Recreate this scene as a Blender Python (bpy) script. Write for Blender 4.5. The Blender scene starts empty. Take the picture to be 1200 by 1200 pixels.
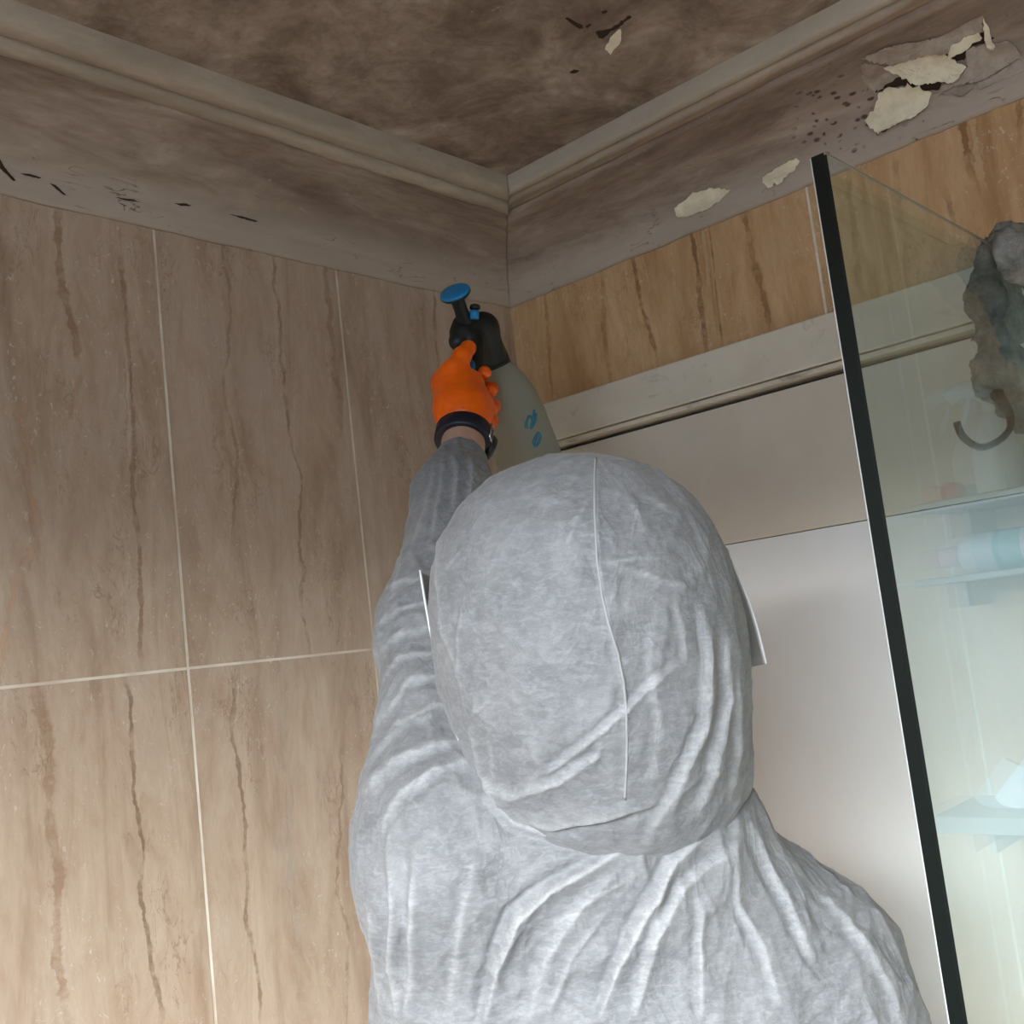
import bpy, bmesh, math, random
import numpy as np
from mathutils import Vector, Matrix, noise
from mathutils.bvhtree import BVHTree
random.seed(4); np.random.seed(4)
SC = bpy.context.scene; COL = SC.collection
PI = math.pi

# ------------------------------------------------------------------ camera
CAM = Vector((-1.4014, -1.2219, 1.65))
RT = Vector((0.67926, -0.72455, -0.11677)); UPV = Vector((-0.01276, -0.17075, 0.98523)); BK = Vector((-0.73379, -0.66774, -0.12523))
RT.normalize(); BK.normalize(); UPV = BK.cross(RT).normalized()
FPX = 1265.0
cd = bpy.data.cameras.new('camera'); cam = bpy.data.objects.new('camera', cd); COL.objects.link(cam)
cd.sensor_width = 36; cd.lens = 36 * FPX / 1200; cd.clip_start = 0.02
cam.matrix_world = Matrix(((RT.x, UPV.x, BK.x, CAM.x), (RT.y, UPV.y, BK.y, CAM.y), (RT.z, UPV.z, BK.z, CAM.z), (0, 0, 0, 1)))
SC.camera = cam
# ------------------------------------------------------------------ light
wd = bpy.data.worlds.new('world'); SC.world = wd; wd.use_nodes = True
wd.node_tree.nodes['Background'].inputs[0].default_value = (0.62, 0.8, 1.0, 1)
wd.node_tree.nodes['Background'].inputs[1].default_value = 2.5
def area(name, loc, target, sx, sy, power, col):
    l = bpy.data.lights.new(name, 'AREA'); l.shape = 'RECTANGLE'; l.size = sx; l.size_y = sy
    l.energy = power; l.color = col
    o = bpy.data.objects.new(name, l); COL.objects.link(o); o.location = loc
    o.rotation_euler = (Vector(target) - Vector(loc)).to_track_quat('-Z', 'Y').to_euler()
    return o
# sky light falling through the window opening behind the camera
area('window_daylight', (-6.0, -3.1, 3.28), (-0.7, -0.8, 1.5), 4.0, 1.4, 960, (0.92, 0.965, 1.0))
SC.view_settings.view_transform = 'Standard'; SC.view_settings.look = 'None'
SC.view_settings.gamma = 1; SC.view_settings.use_curve_mapping = False
SC.view_settings.exposure = 1.14

# ------------------------------------------------------------------ helpers
def at(x, y, d):                      # a point of the place, d metres deep, in the direction seen at x, y of the photo
    return CAM + RT * ((x - 600) / FPX * d) + UPV * (-(y - 600) / FPX * d) - BK * d
def ray(x, y):
    return (RT * (x - 600) - UPV * (y - 600) - BK * FPX).normalized()
def on_left(x, y): r = ray(x, y); return CAM + r * (-CAM.y / r.y)
def on_right(x, y): r = ray(x, y); return CAM + r * (-CAM.x / r.x)
RM = np.array([list(RT), list(UPV), list(BK)])
def to_px(V):
    v = (np.asarray(V) - np.array(CAM)) @ RM.T
    return np.stack([600 + FPX * v[:, 0] / -v[:, 2], 600 - FPX * v[:, 1] / -v[:, 2]], 1)
def link(name, me, mat=None, parent=None, smooth=False):
    o = bpy.data.objects.new(name, me); COL.objects.link(o)
    if mat:
        for m in (mat if isinstance(mat, (list, tuple)) else [mat]): me.materials.append(m)
    if parent:
        o.parent = parent
        me.transform(Matrix.Translation(-Vector(root_pos(parent))))
    if smooth: me.polygons.foreach_set('use_smooth', [True] * len(me.polygons))
    me.update()
    return o
def root_pos(o):
    p = Vector((0, 0, 0))
    while o: p += o.location; o = o.parent
    return p
def pydata(name, vs, fs, mat=None, parent=None, smooth=False):
    me = bpy.data.meshes.new(name); me.from_pydata([tuple(v) for v in vs], [], [tuple(f) for f in fs])
    bm = bmesh.new(); bm.from_mesh(me); bmesh.ops.recalc_face_normals(bm, faces=bm.faces); bm.to_mesh(me); bm.free()
    return link(name, me, mat, parent, smooth)
def tag(o, label=None, cat=None, group=None, kind=None):
    if label: o['label'] = label
    if cat: o['category'] = cat
    if group: o['group'] = group
    if kind: o['kind'] = kind
    return o
def empty(name, loc, label, cat, group=None):
    o = bpy.data.objects.new(name, None); COL.objects.link(o); o.location = loc; o.empty_display_size = .1
    return tag(o, label, cat, group)
def bmo(name, bm, mat, parent=None, smooth=False):
    bmesh.ops.recalc_face_normals(bm, faces=bm.faces)
    me = bpy.data.meshes.new(name); bm.to_mesh(me); bm.free()
    return link(name, me, mat, parent, smooth)
def add_box(bm, a, b, bev=0):
    a = Vector(a); b = Vector(b)
    r = bmesh.ops.create_cube(bm, size=1, matrix=Matrix.Translation((a + b) / 2) @ Matrix.Diagonal((*[abs(q) for q in (b - a)], 1)))
    if bev:
        es = list({e for v in r['verts'] for e in v.link_edges})
        bmesh.ops.bevel(bm, geom=es, offset=bev, segments=2, affect='EDGES', profile=.5)
def frame_of(axis):
    z = Vector(axis).normalized(); t = Vector((0, 0, 1)) if abs(z.z) < .9 else Vector((1, 0, 0))
    x = t.cross(z).normalized(); return x, z.cross(x), z
def add_lathe(bm, base, axis, prof, n=40, sq=(1, 1), xdir=None):   # prof: (radius, height)
    x, y, z = frame_of(axis)
    if xdir is not None:
        x = Vector(xdir); x = (x - z * x.dot(z)).normalized(); y = z.cross(x)
    base = Vector(base); rings = []
    for r, h in prof:
        rings.append([bm.verts.new(base + z * h + (x * math.cos(t) * sq[0] + y * math.sin(t) * sq[1]) * max(r, 1e-4)) for t in [2 * PI * k / n for k in range(n)]])
    for a, b in zip(rings, rings[1:]):
        for k in range(n): bm.faces.new((a[k], a[(k + 1) % n], b[(k + 1) % n], b[k]))
    bm.faces.new(rings[0]); bm.faces.new(rings[-1])
def add_tube(bm, pts, rad, n=12, flat=None):
    pts = [Vector(p) for p in pts]; rings = []; px = None
    for i, p in enumerate(pts):
        t = (pts[min(i + 1, len(pts) - 1)] - pts[max(i - 1, 0)]).normalized()
        if px is None: px = frame_of(t)[0]
        px = (px - t * px.dot(t)).normalized(); py = t.cross(px)
        if flat is not None:
            w = Vector(flat); w = (w - t * w.dot(t)).normalized(); u, v, fu, fv = w, t.cross(w), 1, .35
        else: u, v, fu, fv = px, py, 1, 1
        r = rad[i] if isinstance(rad, (list, tuple)) else rad
        rings.append([bm.verts.new(p + (u * math.cos(a) * fu + v * math.sin(a) * fv) * r) for a in [2 * PI * k / n for k in range(n)]])
    for a, b in zip(rings, rings[1:]):
        for k in range(n): bm.faces.new((a[k], a[(k + 1) % n], b[(k + 1) % n], b[k]))
    bm.faces.new(rings[0]); bm.faces.new(rings[-1])
def smooth_path(pts, n=6):
    P = [Vector(p) for p in pts]; out = []
    for i in range(len(P) - 1):
        p0, p1, p2, p3 = P[max(i - 1, 0)], P[i], P[i + 1], P[min(i + 2, len(P) - 1)]
        for k in range(n):
            t = k / n
            out.append(.5 * ((2 * p1) + (p2 - p0) * t + (2 * p0 - 5 * p1 + 4 * p2 - p3) * t * t + (3 * p1 - p0 - 3 * p2 + p3) * t ** 3))
    out.append(P[-1]); return out

# ------------------------------------------------------------------ node helper
class NT:
    def __init__(s, name):
        s.m = bpy.data.materials.new(name); s.m.use_nodes = True; s.t = s.m.node_tree
        s.b = s.t.nodes['Principled BSDF']; s.out = s.t.nodes['Material Output']
    def put(s, sock, v):
        if v is None: return
        if isinstance(v, bpy.types.NodeSocket): s.t.links.new(v, sock)
        elif isinstance(v, (tuple, list)) and len(v) == 3 and sock.type == 'RGBA': sock.default_value = (*v, 1)
        else: sock.default_value = v
    def n(s, kind, **kw):
        nd = s.t.nodes.new('ShaderNode' + kind)
        for k, v in kw.items():
            if isinstance(k, str) and k.startswith('i_'): s.put(nd.inputs[int(k[2:])] if k[2:].isdigit() else nd.inputs[k[2:].replace('_', ' ')], v)
            else: setattr(nd, k, v)
        return nd
    def m_(s, op, a, b=0.0, c=None, clamp=False):
        nd = s.n('Math', operation=op, use_clamp=clamp); s.put(nd.inputs[0], a); s.put(nd.inputs[1], b)
        if c is not None: s.put(nd.inputs[2], c)
        return nd.outputs[0]
    def coord(s, scale=(1, 1, 1), loc=(0, 0, 0)):
        tc = s.n('TexCoord'); mp = s.n('Mapping'); mp.inputs['Scale'].default_value = scale; mp.inputs['Location'].default_value = loc
        s.t.links.new(tc.outputs['Object'], mp.inputs[0]); return mp.outputs[0]
    def noise(s, vec, scale, detail=4, rough=.55, dist=0):
        nd = s.n('TexNoise'); s.put(nd.inputs['Vector'], vec); nd.inputs['Scale'].default_value = scale
        nd.inputs['Detail'].default_value = detail; nd.inputs['Roughness'].default_value = rough; nd.inputs['Distortion'].default_value = dist
        return nd.outputs[0]
    def ramp(s, f, stops):
        nd = s.n('ValToRGB'); s.put(nd.inputs[0], f); e = nd.color_ramp.elements
        e[0].position, e[0].color = stops[0][0], col4(stops[0][1]); e[1].position, e[1].color = stops[-1][0], col4(stops[-1][1])
        for p, c in stops[1:-1]: q = e.new(p); q.color = col4(c)
        return nd.outputs[0]
    def rng(s, f, a, b, c=0., d=1.):
        nd = s.n('MapRange'); nd.clamp = True; s.put(nd.inputs[0], f)
        for i, v in enumerate((a, b, c, d)): s.put(nd.inputs[i + 1], v)
        return nd.outputs[0]
    def mix(s, f, a, b, mode='MIX'):
        nd = s.n('Mix', data_type='RGBA', blend_type=mode); s.put(nd.inputs[0], f); s.put(nd.inputs[6], a); s.put(nd.inputs[7], b)
        return nd.outputs[2]
    def bump(s, h, strength=.3, dist=.002):
        nd = s.n('Bump'); s.put(nd.inputs['Height'], h); nd.inputs['Strength'].default_value = strength; nd.inputs['Distance'].default_value = dist
        s.t.links.new(nd.outputs[0], s.b.inputs['Normal'])
    def set(s, **kw):
        for k, v in kw.items(): s.put(s.b.inputs[k.replace('_', ' ')], v)
        return s
def col4(c): return (c, c, c, 1) if isinstance(c, (int, float)) else ((*c, 1) if len(c) == 3 else c)
def sg(r, g, b): return tuple(((v / 255) / 12.92 if v / 255 <= .04045 else ((v / 255 + .055) / 1.055) ** 2.4) for v in (r, g, b))
def plain(name, c, rough=.5, metal=0., **kw):
    t = NT(name); v = t.noise(t.coord(), 60, 3)
    t.set(Base_Color=t.mix(t.rng(v, .3, .7, 0, .12), c, tuple(q * .75 for q in c)), Roughness=rough, Metallic=metal, **kw); return t.m

ZC = 1.65                                   # eye height
HW = ZC + .609                              # top of the tiles / foot of the coving
DC, HC = .2037, .0957                       # coving: how far it reaches onto the ceiling, and how far it rises
HCEIL = HW + HC + .006

# ------------------------------------------------------------------ travertine tiles
def travertine(name, side):
    t = NT(name); tc = t.n('TexCoord'); sep = t.n('SeparateXYZ'); t.t.links.new(tc.outputs['Object'], sep.inputs[0])
    u = sep.outputs[0] if side == 'L' else sep.outputs[1]; v = sep.outputs[2]
    def vec(su, sv, off=0.):
        c = t.n('CombineXYZ'); t.put(c.inputs[0], t.m_('MULTIPLY', u, su)); t.put(c.inputs[1], t.m_('MULTIPLY', v, sv)); c.inputs[2].default_value = off; return c.outputs[0]
    seed = 0. if side == 'L' else 7.3
    b1 = t.noise(vec(1, .16, seed), 17, 6, .66, .8)
    b2 = t.noise(vec(1, .38, seed + 2), 40, 7, .7, .9)
    base = t.ramp(b1, [(.28, sg(160, 135, 112)), (.45, sg(188, 164, 140)), (.6, sg(202, 180, 157)), (.75, sg(183, 157, 131))] if side == 'L'
                  else [(.28, sg(166, 125, 84)), (.45, sg(202, 159, 114)), (.6, sg(216, 177, 134)), (.75, sg(190, 144, 98))])
    base = t.mix(t.rng(b2, .35, .75, 0, .55), base, sg(168, 134, 108) if side == 'L' else sg(176, 130, 80))
    b3 = t.noise(vec(1, .5, seed + 5), 10, 5, .6, .2)
    base = t.mix(t.rng(b3, .52, .78, 0, .45), base, sg(205, 188, 170) if side == 'L' else sg(206, 172, 134))
    # pitted white specks and tiny rust cracks
    sp = t.noise(vec(1, .6, seed + 3), 150, 5, .7, 1.2); msk = t.noise(vec(1, .35, seed + 9), 9, 3)
    spm = t.m_('MULTIPLY', t.rng(sp, .60, .68), t.rng(msk, .40, .58))
    base = t.mix(t.m_('MULTIPLY', spm, .75), base, sg(226, 214, 198))
    rc = t.noise(vec(1, .3, seed + 13), 55, 5, .6, 1.5)
    line = t.m_('SUBTRACT', 1., t.m_('MULTIPLY', t.m_('ABSOLUTE', t.m_('SUBTRACT', rc, .5)), 45, clamp=True), clamp=True)
    base = t.mix(t.m_('MULTIPLY', t.m_('MULTIPLY', line, t.rng(t.noise(vec(1, .5, seed + 17), 14, 3), .52, .64)), .5), base, sg(120, 84, 56))
    hgt = t.m_('MULTIPLY', spm, -.5)
    # the broad wandering veins
    w1 = t.noise(vec(.55, 1, seed + 21), 9, 3, .5); w2 = t.noise(vec(1, 1, seed + 23), 60, 4, .65)
    jag = t.noise(vec(.3, 1, seed + 29), 45, 4, .7)
    hit = on_left if side == 'L' else on_right
    for (x1, y1, x2, y2, wd_, colr, stg, amp) in (VL if side == 'L' else VR):
        P, Q = hit(x1, y1), hit(x2, y2); pu, qu = (P.x, Q.x) if side == 'L' else (P.y, Q.y)
        k = (qu - pu) / (Q.z - P.z)
        cen = t.m_('ADD', t.m_('MULTIPLY', t.m_('SUBTRACT', v, P.z), k), pu)
        cen = t.m_('ADD', cen, t.m_('MULTIPLY', t.m_('SUBTRACT', w1, .5), .07 * amp))
        cen = t.m_('ADD', cen, t.m_('MULTIPLY', t.m_('SUBTRACT', w2, .5), .012 * amp))
        d = t.m_('ABSOLUTE', t.m_('SUBTRACT', u, cen))
        w = t.m_('MULTIPLY', t.rng(jag, .3, .7, .25, 1.5), wd_)
        f = t.m_('SUBTRACT', 1., t.rng(t.m_('DIVIDE', d, w), .75, 1.1))
        f = t.m_('MULTIPLY', f, t.rng(v, Q.z - .01, Q.z + .03)); f = t.m_('MULTIPLY', f, t.rng(v, P.z + .02, P.z - .02))
        f = t.m_('MULTIPLY', f, t.rng(t.noise(vec(.6, 1, P.x * 9 + P.y * 7), 26, 4, .7), .36, .56, .12, .9))
        base = t.mix(t.m_('MULTIPLY', f, stg), base, colr)
        edge = t.m_('MULTIPLY', t.m_('SUBTRACT', 1., t.m_('MULTIPLY', t.m_('ABSOLUTE', t.m_('SUBTRACT', t.m_('DIVIDE', d, w), 1.)), 2.2, clamp=True)), t.rng(v, Q.z, Q.z + .04))
        edge = t.m_('MULTIPLY', edge, t.rng(v, P.z + .02, P.z - .02))
        base = t.mix(t.m_('MULTIPLY', t.m_('MULTIPLY', edge, .5 * stg), t.rng(b2, .42, .6)), base, sg(122, 88, 60))
        hgt = t.m_('SUBTRACT', hgt, t.m_('MULTIPLY', f, .6 * stg))
    # grout joints
    gw = .0020
    js = [t.m_('ABSOLUTE', t.m_('SUBTRACT', u, q)) for q in (JL if side == 'L' else JR)]
    js += [t.m_('ABSOLUTE', t.m_('SUBTRACT', v, q)) for q in (ZC + .0235, ZC + .0235 - .6, ZC + .0235 - 1.2)]
    g = js[0]
    for q in js[1:]: g = t.m_('MINIMUM', g, q)
    gm = t.m_('SUBTRACT', 1., t.rng(t.m_('ADD', g, t.m_('MULTIPLY', t.m_('SUBTRACT', w2, .5), .0008)), gw * .7, gw * 1.1))
    gcol = t.mix(t.rng(t.noise(vec(1, 1, 31), 12, 3), .35, .65), sg(238, 226, 208), sg(208, 190, 166))
    base = t.mix(gm, base, gcol)
    t.set(Base_Color=base, Roughness=t.m_('ADD', t.rng(b2, .3, .7, .30, .42), t.m_('MULTIPLY', gm, .4)))
    t.b.inputs['Specular IOR Level'].default_value = .45
    t.bump(t.m_('ADD', t.m_('ADD', hgt, t.m_('MULTIPLY', gm, -.8)), t.m_('MULTIPLY', b2, .12)), .5, .001)
    return t.m
DK, BR, PALE = sg(112, 82, 58), sg(142, 104, 72), sg(208, 190, 166)
VL = [(65, 235, 92, 450, .0052, BR, .7, .5), (92, 450, 78, 500, .003, sg(176, 128, 88), .6, .6),
      (143, 285, 168, 785, .0030, BR, .75, .35), (149, 420, 152, 540, .0036, PALE, .8, .1),
      (322, 300, 362, 770, .0026, DK, .55, .8), (262, 268, 276, 640, .0026, DK, .4, .8),
      (380, 305, 402, 520, .0040, BR, .5, .6), (45, 805, 80, 1200, .0058, BR, .6, .5),
      (147, 796, 186, 1200, .0030, DK, .75, .5), (270, 785, 302, 1200, .0028, DK, .65, .6),
      (394, 880, 412, 1200, .0022, DK, .5, .9), (42, 470, 22, 800, .0050, sg(196, 148, 112), .45, 1.2),
      (508, 335, 520, 520, .0036, DK, .5, .6), (330, 790, 350, 1150, .0050, sg(172, 162, 146), .35, .4)]
VR = [(640, 345, 649, 474, .0040, sg(150, 104, 62), .65, .3), (704, 320, 716, 463, .0042, sg(150, 104, 62), .6, .3),
      (738, 300, 772, 432, .0040, sg(124, 82, 48), .75, .4), (752, 300, 776, 400, .0016, PALE, .6, .3),
      (811, 265, 826, 414, .0045, sg(120, 80, 46), .8, .35), (823, 262, 838, 408, .0052, sg(202, 168, 126), .9, .12),
      (831, 262, 846, 408, .0018, sg(120, 80, 46), .7, .12),
      (870, 245, 903, 390, .0050, sg(136, 92, 54), .75, .3), (996, 190, 1008, 350, .0046, sg(136, 104, 66), .5, .4),
      (1124, 130, 1140, 205, .0050, sg(134, 88, 50), .8, .2), (1136, 125, 1154, 228, .0058, sg(206, 172, 130), .9, .1),
      (1196, 90, 1198, 165, .0045, sg(134, 88, 50), .8, .3), (1110, 230, 1118, 265, .0035, sg(134, 88, 50), .7, .3),
      (1050, 180, 1064, 330, .004, sg(160, 120, 78), .5, .5)]
JL = [-.6875, -.3885, -.0895 + .0, -.9865, -1.2855, -1.5845]
JL = [-.6875, -.3885, -.9865, -1.2855, -1.5845, -1.8835, -2.18, -2.48]
JR = [-.5805, -.8795, -1.1785, -1.4775, -1.7765, -2.0755, -.2815 + 9]
M_TL = travertine('travertine_tile_left', 'L'); M_TR = travertine('travertine_tile_right', 'R')

# ------------------------------------------------------------------ mouldy painted plaster
def plaster(name, stretch, seed, light=0., clean_lo=None, spots=False):
    t = NT(name); c = t.coord(stretch, (seed, seed * .7, 0)); c1 = t.coord((1, 1, 1), (seed, 0, 0))
    a = t.noise(c, 8.5 if name.startswith('stained_ceiling') else 6, 7, .66, .6); b = t.noise(c, 26, 6, .68, .6); d = t.noise(c1, 60, 5, .7)
    col = t.ramp(a, [(.27, sg(108, 88, 74)), (.42, sg(142, 121, 104)), (.56, sg(172, 151, 133)), (.72, sg(200, 182, 163))])
    col = t.mix(t.rng(b, .40, .72, 0, .55), col, sg(98, 77, 62))
    col = t.mix(t.rng(t.noise(c, 13, 5, .7), .56, .76, 0, .5), col, sg(176, 158, 140))
    col = t.mix(t.rng(d, .60, .74, 0, .30), col, sg(64, 49, 39))
    col = t.mix(t.rng(t.noise(c1, 34, 4, .7, .8), .66, .72, 0, .5), col, sg(182, 165, 146))
    if light: col = t.mix(light, col, sg(196, 180, 158))
    h = t.m_('ADD', t.m_('MULTIPLY', a, .6), t.m_('MULTIPLY', b, .5)); h = t.m_('ADD', h, t.m_('MULTIPLY', d, .12))
    sep = t.n('SeparateXYZ'); t.t.links.new(t.n('TexCoord').outputs['Object'], sep.inputs[0])
    if clean_lo:       # paint along the foot of the coving stayed pale
        z = t.m_('ADD', sep.outputs[2], t.m_('MULTIPLY', t.m_('SUBTRACT', a, .5), .06))
        col = t.mix(t.rng(z, HW + clean_lo * 1.2, HW + clean_lo * .35, 0, .8), col, sg(186, 168, 150))
        # cracked paint
        cr = t.noise(t.coord((stretch[0], stretch[1], 2)), 34, 3, .5, 1.0)
        ln = t.m_('SUBTRACT', 1., t.m_('MULTIPLY', t.m_('ABSOLUTE', t.m_('SUBTRACT', cr, .5)), 60, clamp=True))
        mk = t.m_('MULTIPLY', t.rng(t.noise(c1, 17, 3), .56, .64), t.rng(sep.outputs[2], HW + .045, HW + .015))
        col = t.mix(t.m_('MULTIPLY', t.m_('MULTIPLY', ln, mk), .85), col, sg(50, 36, 28)); h = t.m_('SUBTRACT', h, t.m_('MULTIPLY', ln, t.m_('MULTIPLY', mk, .6)))
    if spots:          # black mould spots
        vo = t.n('TexVoronoi'); vo.inputs['Scale'].default_value = 1.; t.t.links.new(t.coord((95, 60, 95)), vo.inputs['Vector'])
        P = SPOT
        dx = t.m_('DIVIDE', t.m_('SUBTRACT', sep.outputs[1], P.y), .085); dz = t.m_('DIVIDE', t.m_('SUBTRACT', sep.outputs[2], P.z), .04)
        rr = t.m_('SQRT', t.m_('ADD', t.m_('MULTIPLY', dx, dx), t.m_('MULTIPLY', dz, dz)))
        rr = t.m_('ADD', rr, t.m_('MULTIPLY', t.m_('SUBTRACT', b, .5), 1.6))
        m = t.m_('MULTIPLY', t.rng(vo.outputs['Distance'], .36, .20), t.rng(rr, 1.1, .7))
        m = t.m_('MULTIPLY', m, t.rng(t.noise(c1, 70, 2), .42, .5))
        col = t.mix(t.rng(rr, 1.2, .6, 0, .45), col, sg(166, 146, 132))
        col = t.mix(t.m_('MULTIPLY', m, .85), col, sg(66, 46, 42))
    t.set(Base_Color=col, Roughness=.85); t.b.inputs['Specular IOR Level'].default_value = .2
    t.bump(h, .55, .004); return t.m
SPOT = CAM + ray(985, 138) * ((-.055 - CAM.x) / ray(985, 138).x)
M_CEIL = plaster('stained_ceiling_paint', (1, 1, 1), 3.1)
M_CVL = plaster('stained_coving_paint_left', (.35, 1.3, 1.3), 1.7, clean_lo=.045)
M_CVR = plaster('stained_coving_paint_right', (1.3, .35, 1.3), 5.2, clean_lo=.034, spots=True)
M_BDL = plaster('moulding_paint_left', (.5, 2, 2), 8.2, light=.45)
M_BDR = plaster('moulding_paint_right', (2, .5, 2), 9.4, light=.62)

# ------------------------------------------------------------------ room shell
XB, YN = -2.75, -2.5                        # back and near walls
def slab(name, a, b, mat, kind='structure'):
    bm = bmesh.new(); add_box(bm, a, b); return tag(bmo(name, bm, mat), kind=kind)
slab('wall_left', (XB - .1, 0, 0), (.1, .1, HW + .03), M_TL)
M_WH = plain('white_wall_paint', (.62, .60, .57), .7)
M_FLOOR = NT('grey_floor_tile'); _c = M_FLOOR.coord()
_bk = M_FLOOR.n('TexBrick'); M_FLOOR.t.links.new(_c, _bk.inputs['Vector']); _bk.offset = 0
_bk.inputs['Scale'].default_value = 1; _bk.inputs['Brick Width'].default_value = .3; _bk.inputs['Row Height'].default_value = .3; _bk.inputs['Mortar Size'].default_value = .004
_bk.inputs['Color1'].default_value = (.34, .32, .30, 1); _bk.inputs['Color2'].default_value = (.31, .29, .27, 1); _bk.inputs['Mortar'].default_value = (.5, .48, .45, 1)
M_FLOOR.set(Base_Color=_bk.outputs[0], Roughness=.4); M_FLOOR = M_FLOOR.m
slab('floor', (XB - .1, YN - .1, -.1), (.1, .1, 0), M_FLOOR)
# wall right, with the recess of the boarded opening
FT, FB, FY = ZC + .407, ZC + .3275, -.038      # frame top, rail bottom, left end of frame
FR = -1.03                                  # right end of the opening (beyond the photo)
bm = bmesh.new()
add_box(bm, (0, -2.6, FT - .01), (.1, .1, HW + .03)); add_box(bm, (0, FY - .01, 0), (.1, .1, FT - .01)); add_box(bm, (0, -2.6, 0), (.1, FR + .01, FT - .01))
tag(bmo('wall_right', bm, M_TR), kind='structure')
# ceiling, gently uneven plaster
def grid_surface(name, x0, x1, y0, y1, z, n, m, mat, amp):
    vs = []; fs = []
    for i in range(n + 1):
        for j in range(m + 1):
            x = x0 + (x1 - x0) * i / n; y = y0 + (y1 - y0) * j / m
            d = noise.noise(Vector((x * 5, y * 5, 1))) * amp + noise.noise(Vector((x * 22, y * 22, 4))) * amp * .35
            vs.append((x, y, z + d))
    for i in range(n):
        for j in range(m):
            a = i * (m + 1) + j; fs.append((a, a + 1, a + m + 2, a + m + 1))
    k = len(vs); vs += [(x0, y0, z + .08), (x1, y0, z + .08), (x1, y1, z + .08), (x0, y1, z + .08)]
    fs.append((k, k + 1, k + 2, k + 3)); fs.append((0, m, k + 3, k)); fs.append((n * (m + 1), k + 1, k + 2, n * (m + 1) + m)) if False else None
    return pydata(name, vs, [f for f in fs if f], mat, None, True)
c_ = grid_surface('ceiling', XB - .1, .1, YN - .1, .1, HCEIL, 150, 140, M_CEIL, .0016); tag(c_, kind='structure')
# coving profile: (distance from wall, height above HW)
def cove_profile():
    P = [(0, -.012), (.0035, -.012), (.0075, -.008), (.0085, .002), (.012, .006)]
    for k in range(1, 17):
        a = k / 17; th = a * PI / 2
        P.append((.012 + (.150 - .012) * (1 - math.cos(th)) ** .92, .006 + (.074 - .006) * math.sin(th) ** 1.0))
    return P + [(.150, .076)]
BEAD1 = [(.149, .080), (.150, .0745), (.154, .0705), (.162, .0695), (.170, .072), (.175, .077), (.178, .083)]
BEAD2 = [(.178, .086), (.179, .0775), (.184, .0745), (.196, .0755), (.203, .079), (.206, .087), (.208, .103)]
BEAD1R = [(.149, .079), (.158, .0775), (.166, .0765), (.172, .074), (.180, .0735), (.187, .077), (.190, .084)]
BEAD2R = [(.190, .086), (.1905, .0785), (.194, .076), (.204, .0775), (.2065, .081), (.208, .103)]
def extrude_cove(name, prof, side, mat, lump, L=None, n=260):
    L = L or (2.75 if side == 'L' else 2.5); vs = []; fs = []; m = len(prof)
    # rest of the profile returns through the wall and ceiling
    closed = prof + [(prof[-1][0], .12), (prof[0][0] - (.01 if prof[0][0] < .001 else 0), .12)]
    m = len(closed)
    for i in range(n + 1):
        s = i / n
        for j, (d, h) in enumerate(closed):
            a = d + (L - d) * s ** 1.15       # finer near the corner; mitred there
            x, y = (-a, -d) if side == 'L' else (-d, -a)
            q = 0 if j >= len(prof) else lump
            nz = noise.noise(Vector((x * 14, y * 14, d * 50))) * q + noise.noise(Vector((x * 55, y * 55, d * 120))) * q * .45
            e = min(1, s * 30)
            vs.append((x - (nz * .5 * e if side == 'R' else 0), y - (nz * .5 * e if side == 'L' else 0), HW + h - nz * e))
    for i in range(n):
        for j in range(m):
            a = i * m + j; b = i * m + (j + 1) % m; fs.append((a, b, b + m, a + m))
    fs.append(range(m)); fs.append([n * m + j for j in range(m)])
    o = pydata(name, vs, fs, mat, None, True); tag(o, kind='structure')
    return o
cvl = extrude_cove('trim_1', cove_profile(), 'L', M_CVL, .0024); cvr = extrude_cove('trim_2', cove_profile(), 'R', M_CVR, .0024)
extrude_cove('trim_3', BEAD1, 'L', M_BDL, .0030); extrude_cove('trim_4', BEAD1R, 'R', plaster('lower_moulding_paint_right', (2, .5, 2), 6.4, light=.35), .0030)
extrude_cove('trim_5', BEAD2, 'L', M_BDL, .0010); extrude_cove('trim_6', BEAD2R, 'R', M_BDR, .0006)

# back wall with window opening, near wall with a door: beyond the photo, they shape the light
WY0, WY1, WZ0, WZ1 = -2.35, -.95, .95, 2.22
bm = bmesh.new()
add_box(bm, (XB - .1, YN, 0), (XB, 0, WZ0)); add_box(bm, (XB - .1, YN, WZ1), (XB, 0, HCEIL + .05))
add_box(bm, (XB - .1, YN, WZ0), (XB, WY0, WZ1)); add_box(bm, (XB - .1, WY1, WZ0), (XB, 0, WZ1))
tag(bmo('wall_back', bm, M_WH), kind='structure')
slab('wall_near', (XB - .1, YN - .1, 0), (.1, YN, HCEIL + .05), M_WH)
M_PVC = plain('white_window_plastic', (.8, .8, .79), .35)
bm = bmesh.new()
for a, b in (((XB - .07, WY0, WZ0), (XB - .02, WY0 + .05, WZ1)), ((XB - .07, WY1 - .05, WZ0), (XB - .02, WY1, WZ1)),
             ((XB - .07, WY0, WZ0), (XB - .02, WY1, WZ0 + .05)), ((XB - .07, WY0, WZ1 - .05), (XB - .02, WY1, WZ1))): add_box(bm, a, b, .004)
w = bmo('window_1', bm, M_PVC); tag(w, kind='structure')
bm = bmesh.new(); add_box(bm, (XB, WY0 - .05, WZ0 - .03), (XB + .12, WY1 + .05, WZ0), .004); tag(bmo('trim_7', bm, M_PVC), kind='structure')
bm = bmesh.new(); add_box(bm, (-2.1, YN, 0), (-1.3, YN + .03, 2.0), .004)
for z0, z1 in ((.2, .9), (1.05, 1.85)): add_box(bm, (-1.98, YN + .03, z0), (-1.42, YN + .036, z1), .003)
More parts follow.
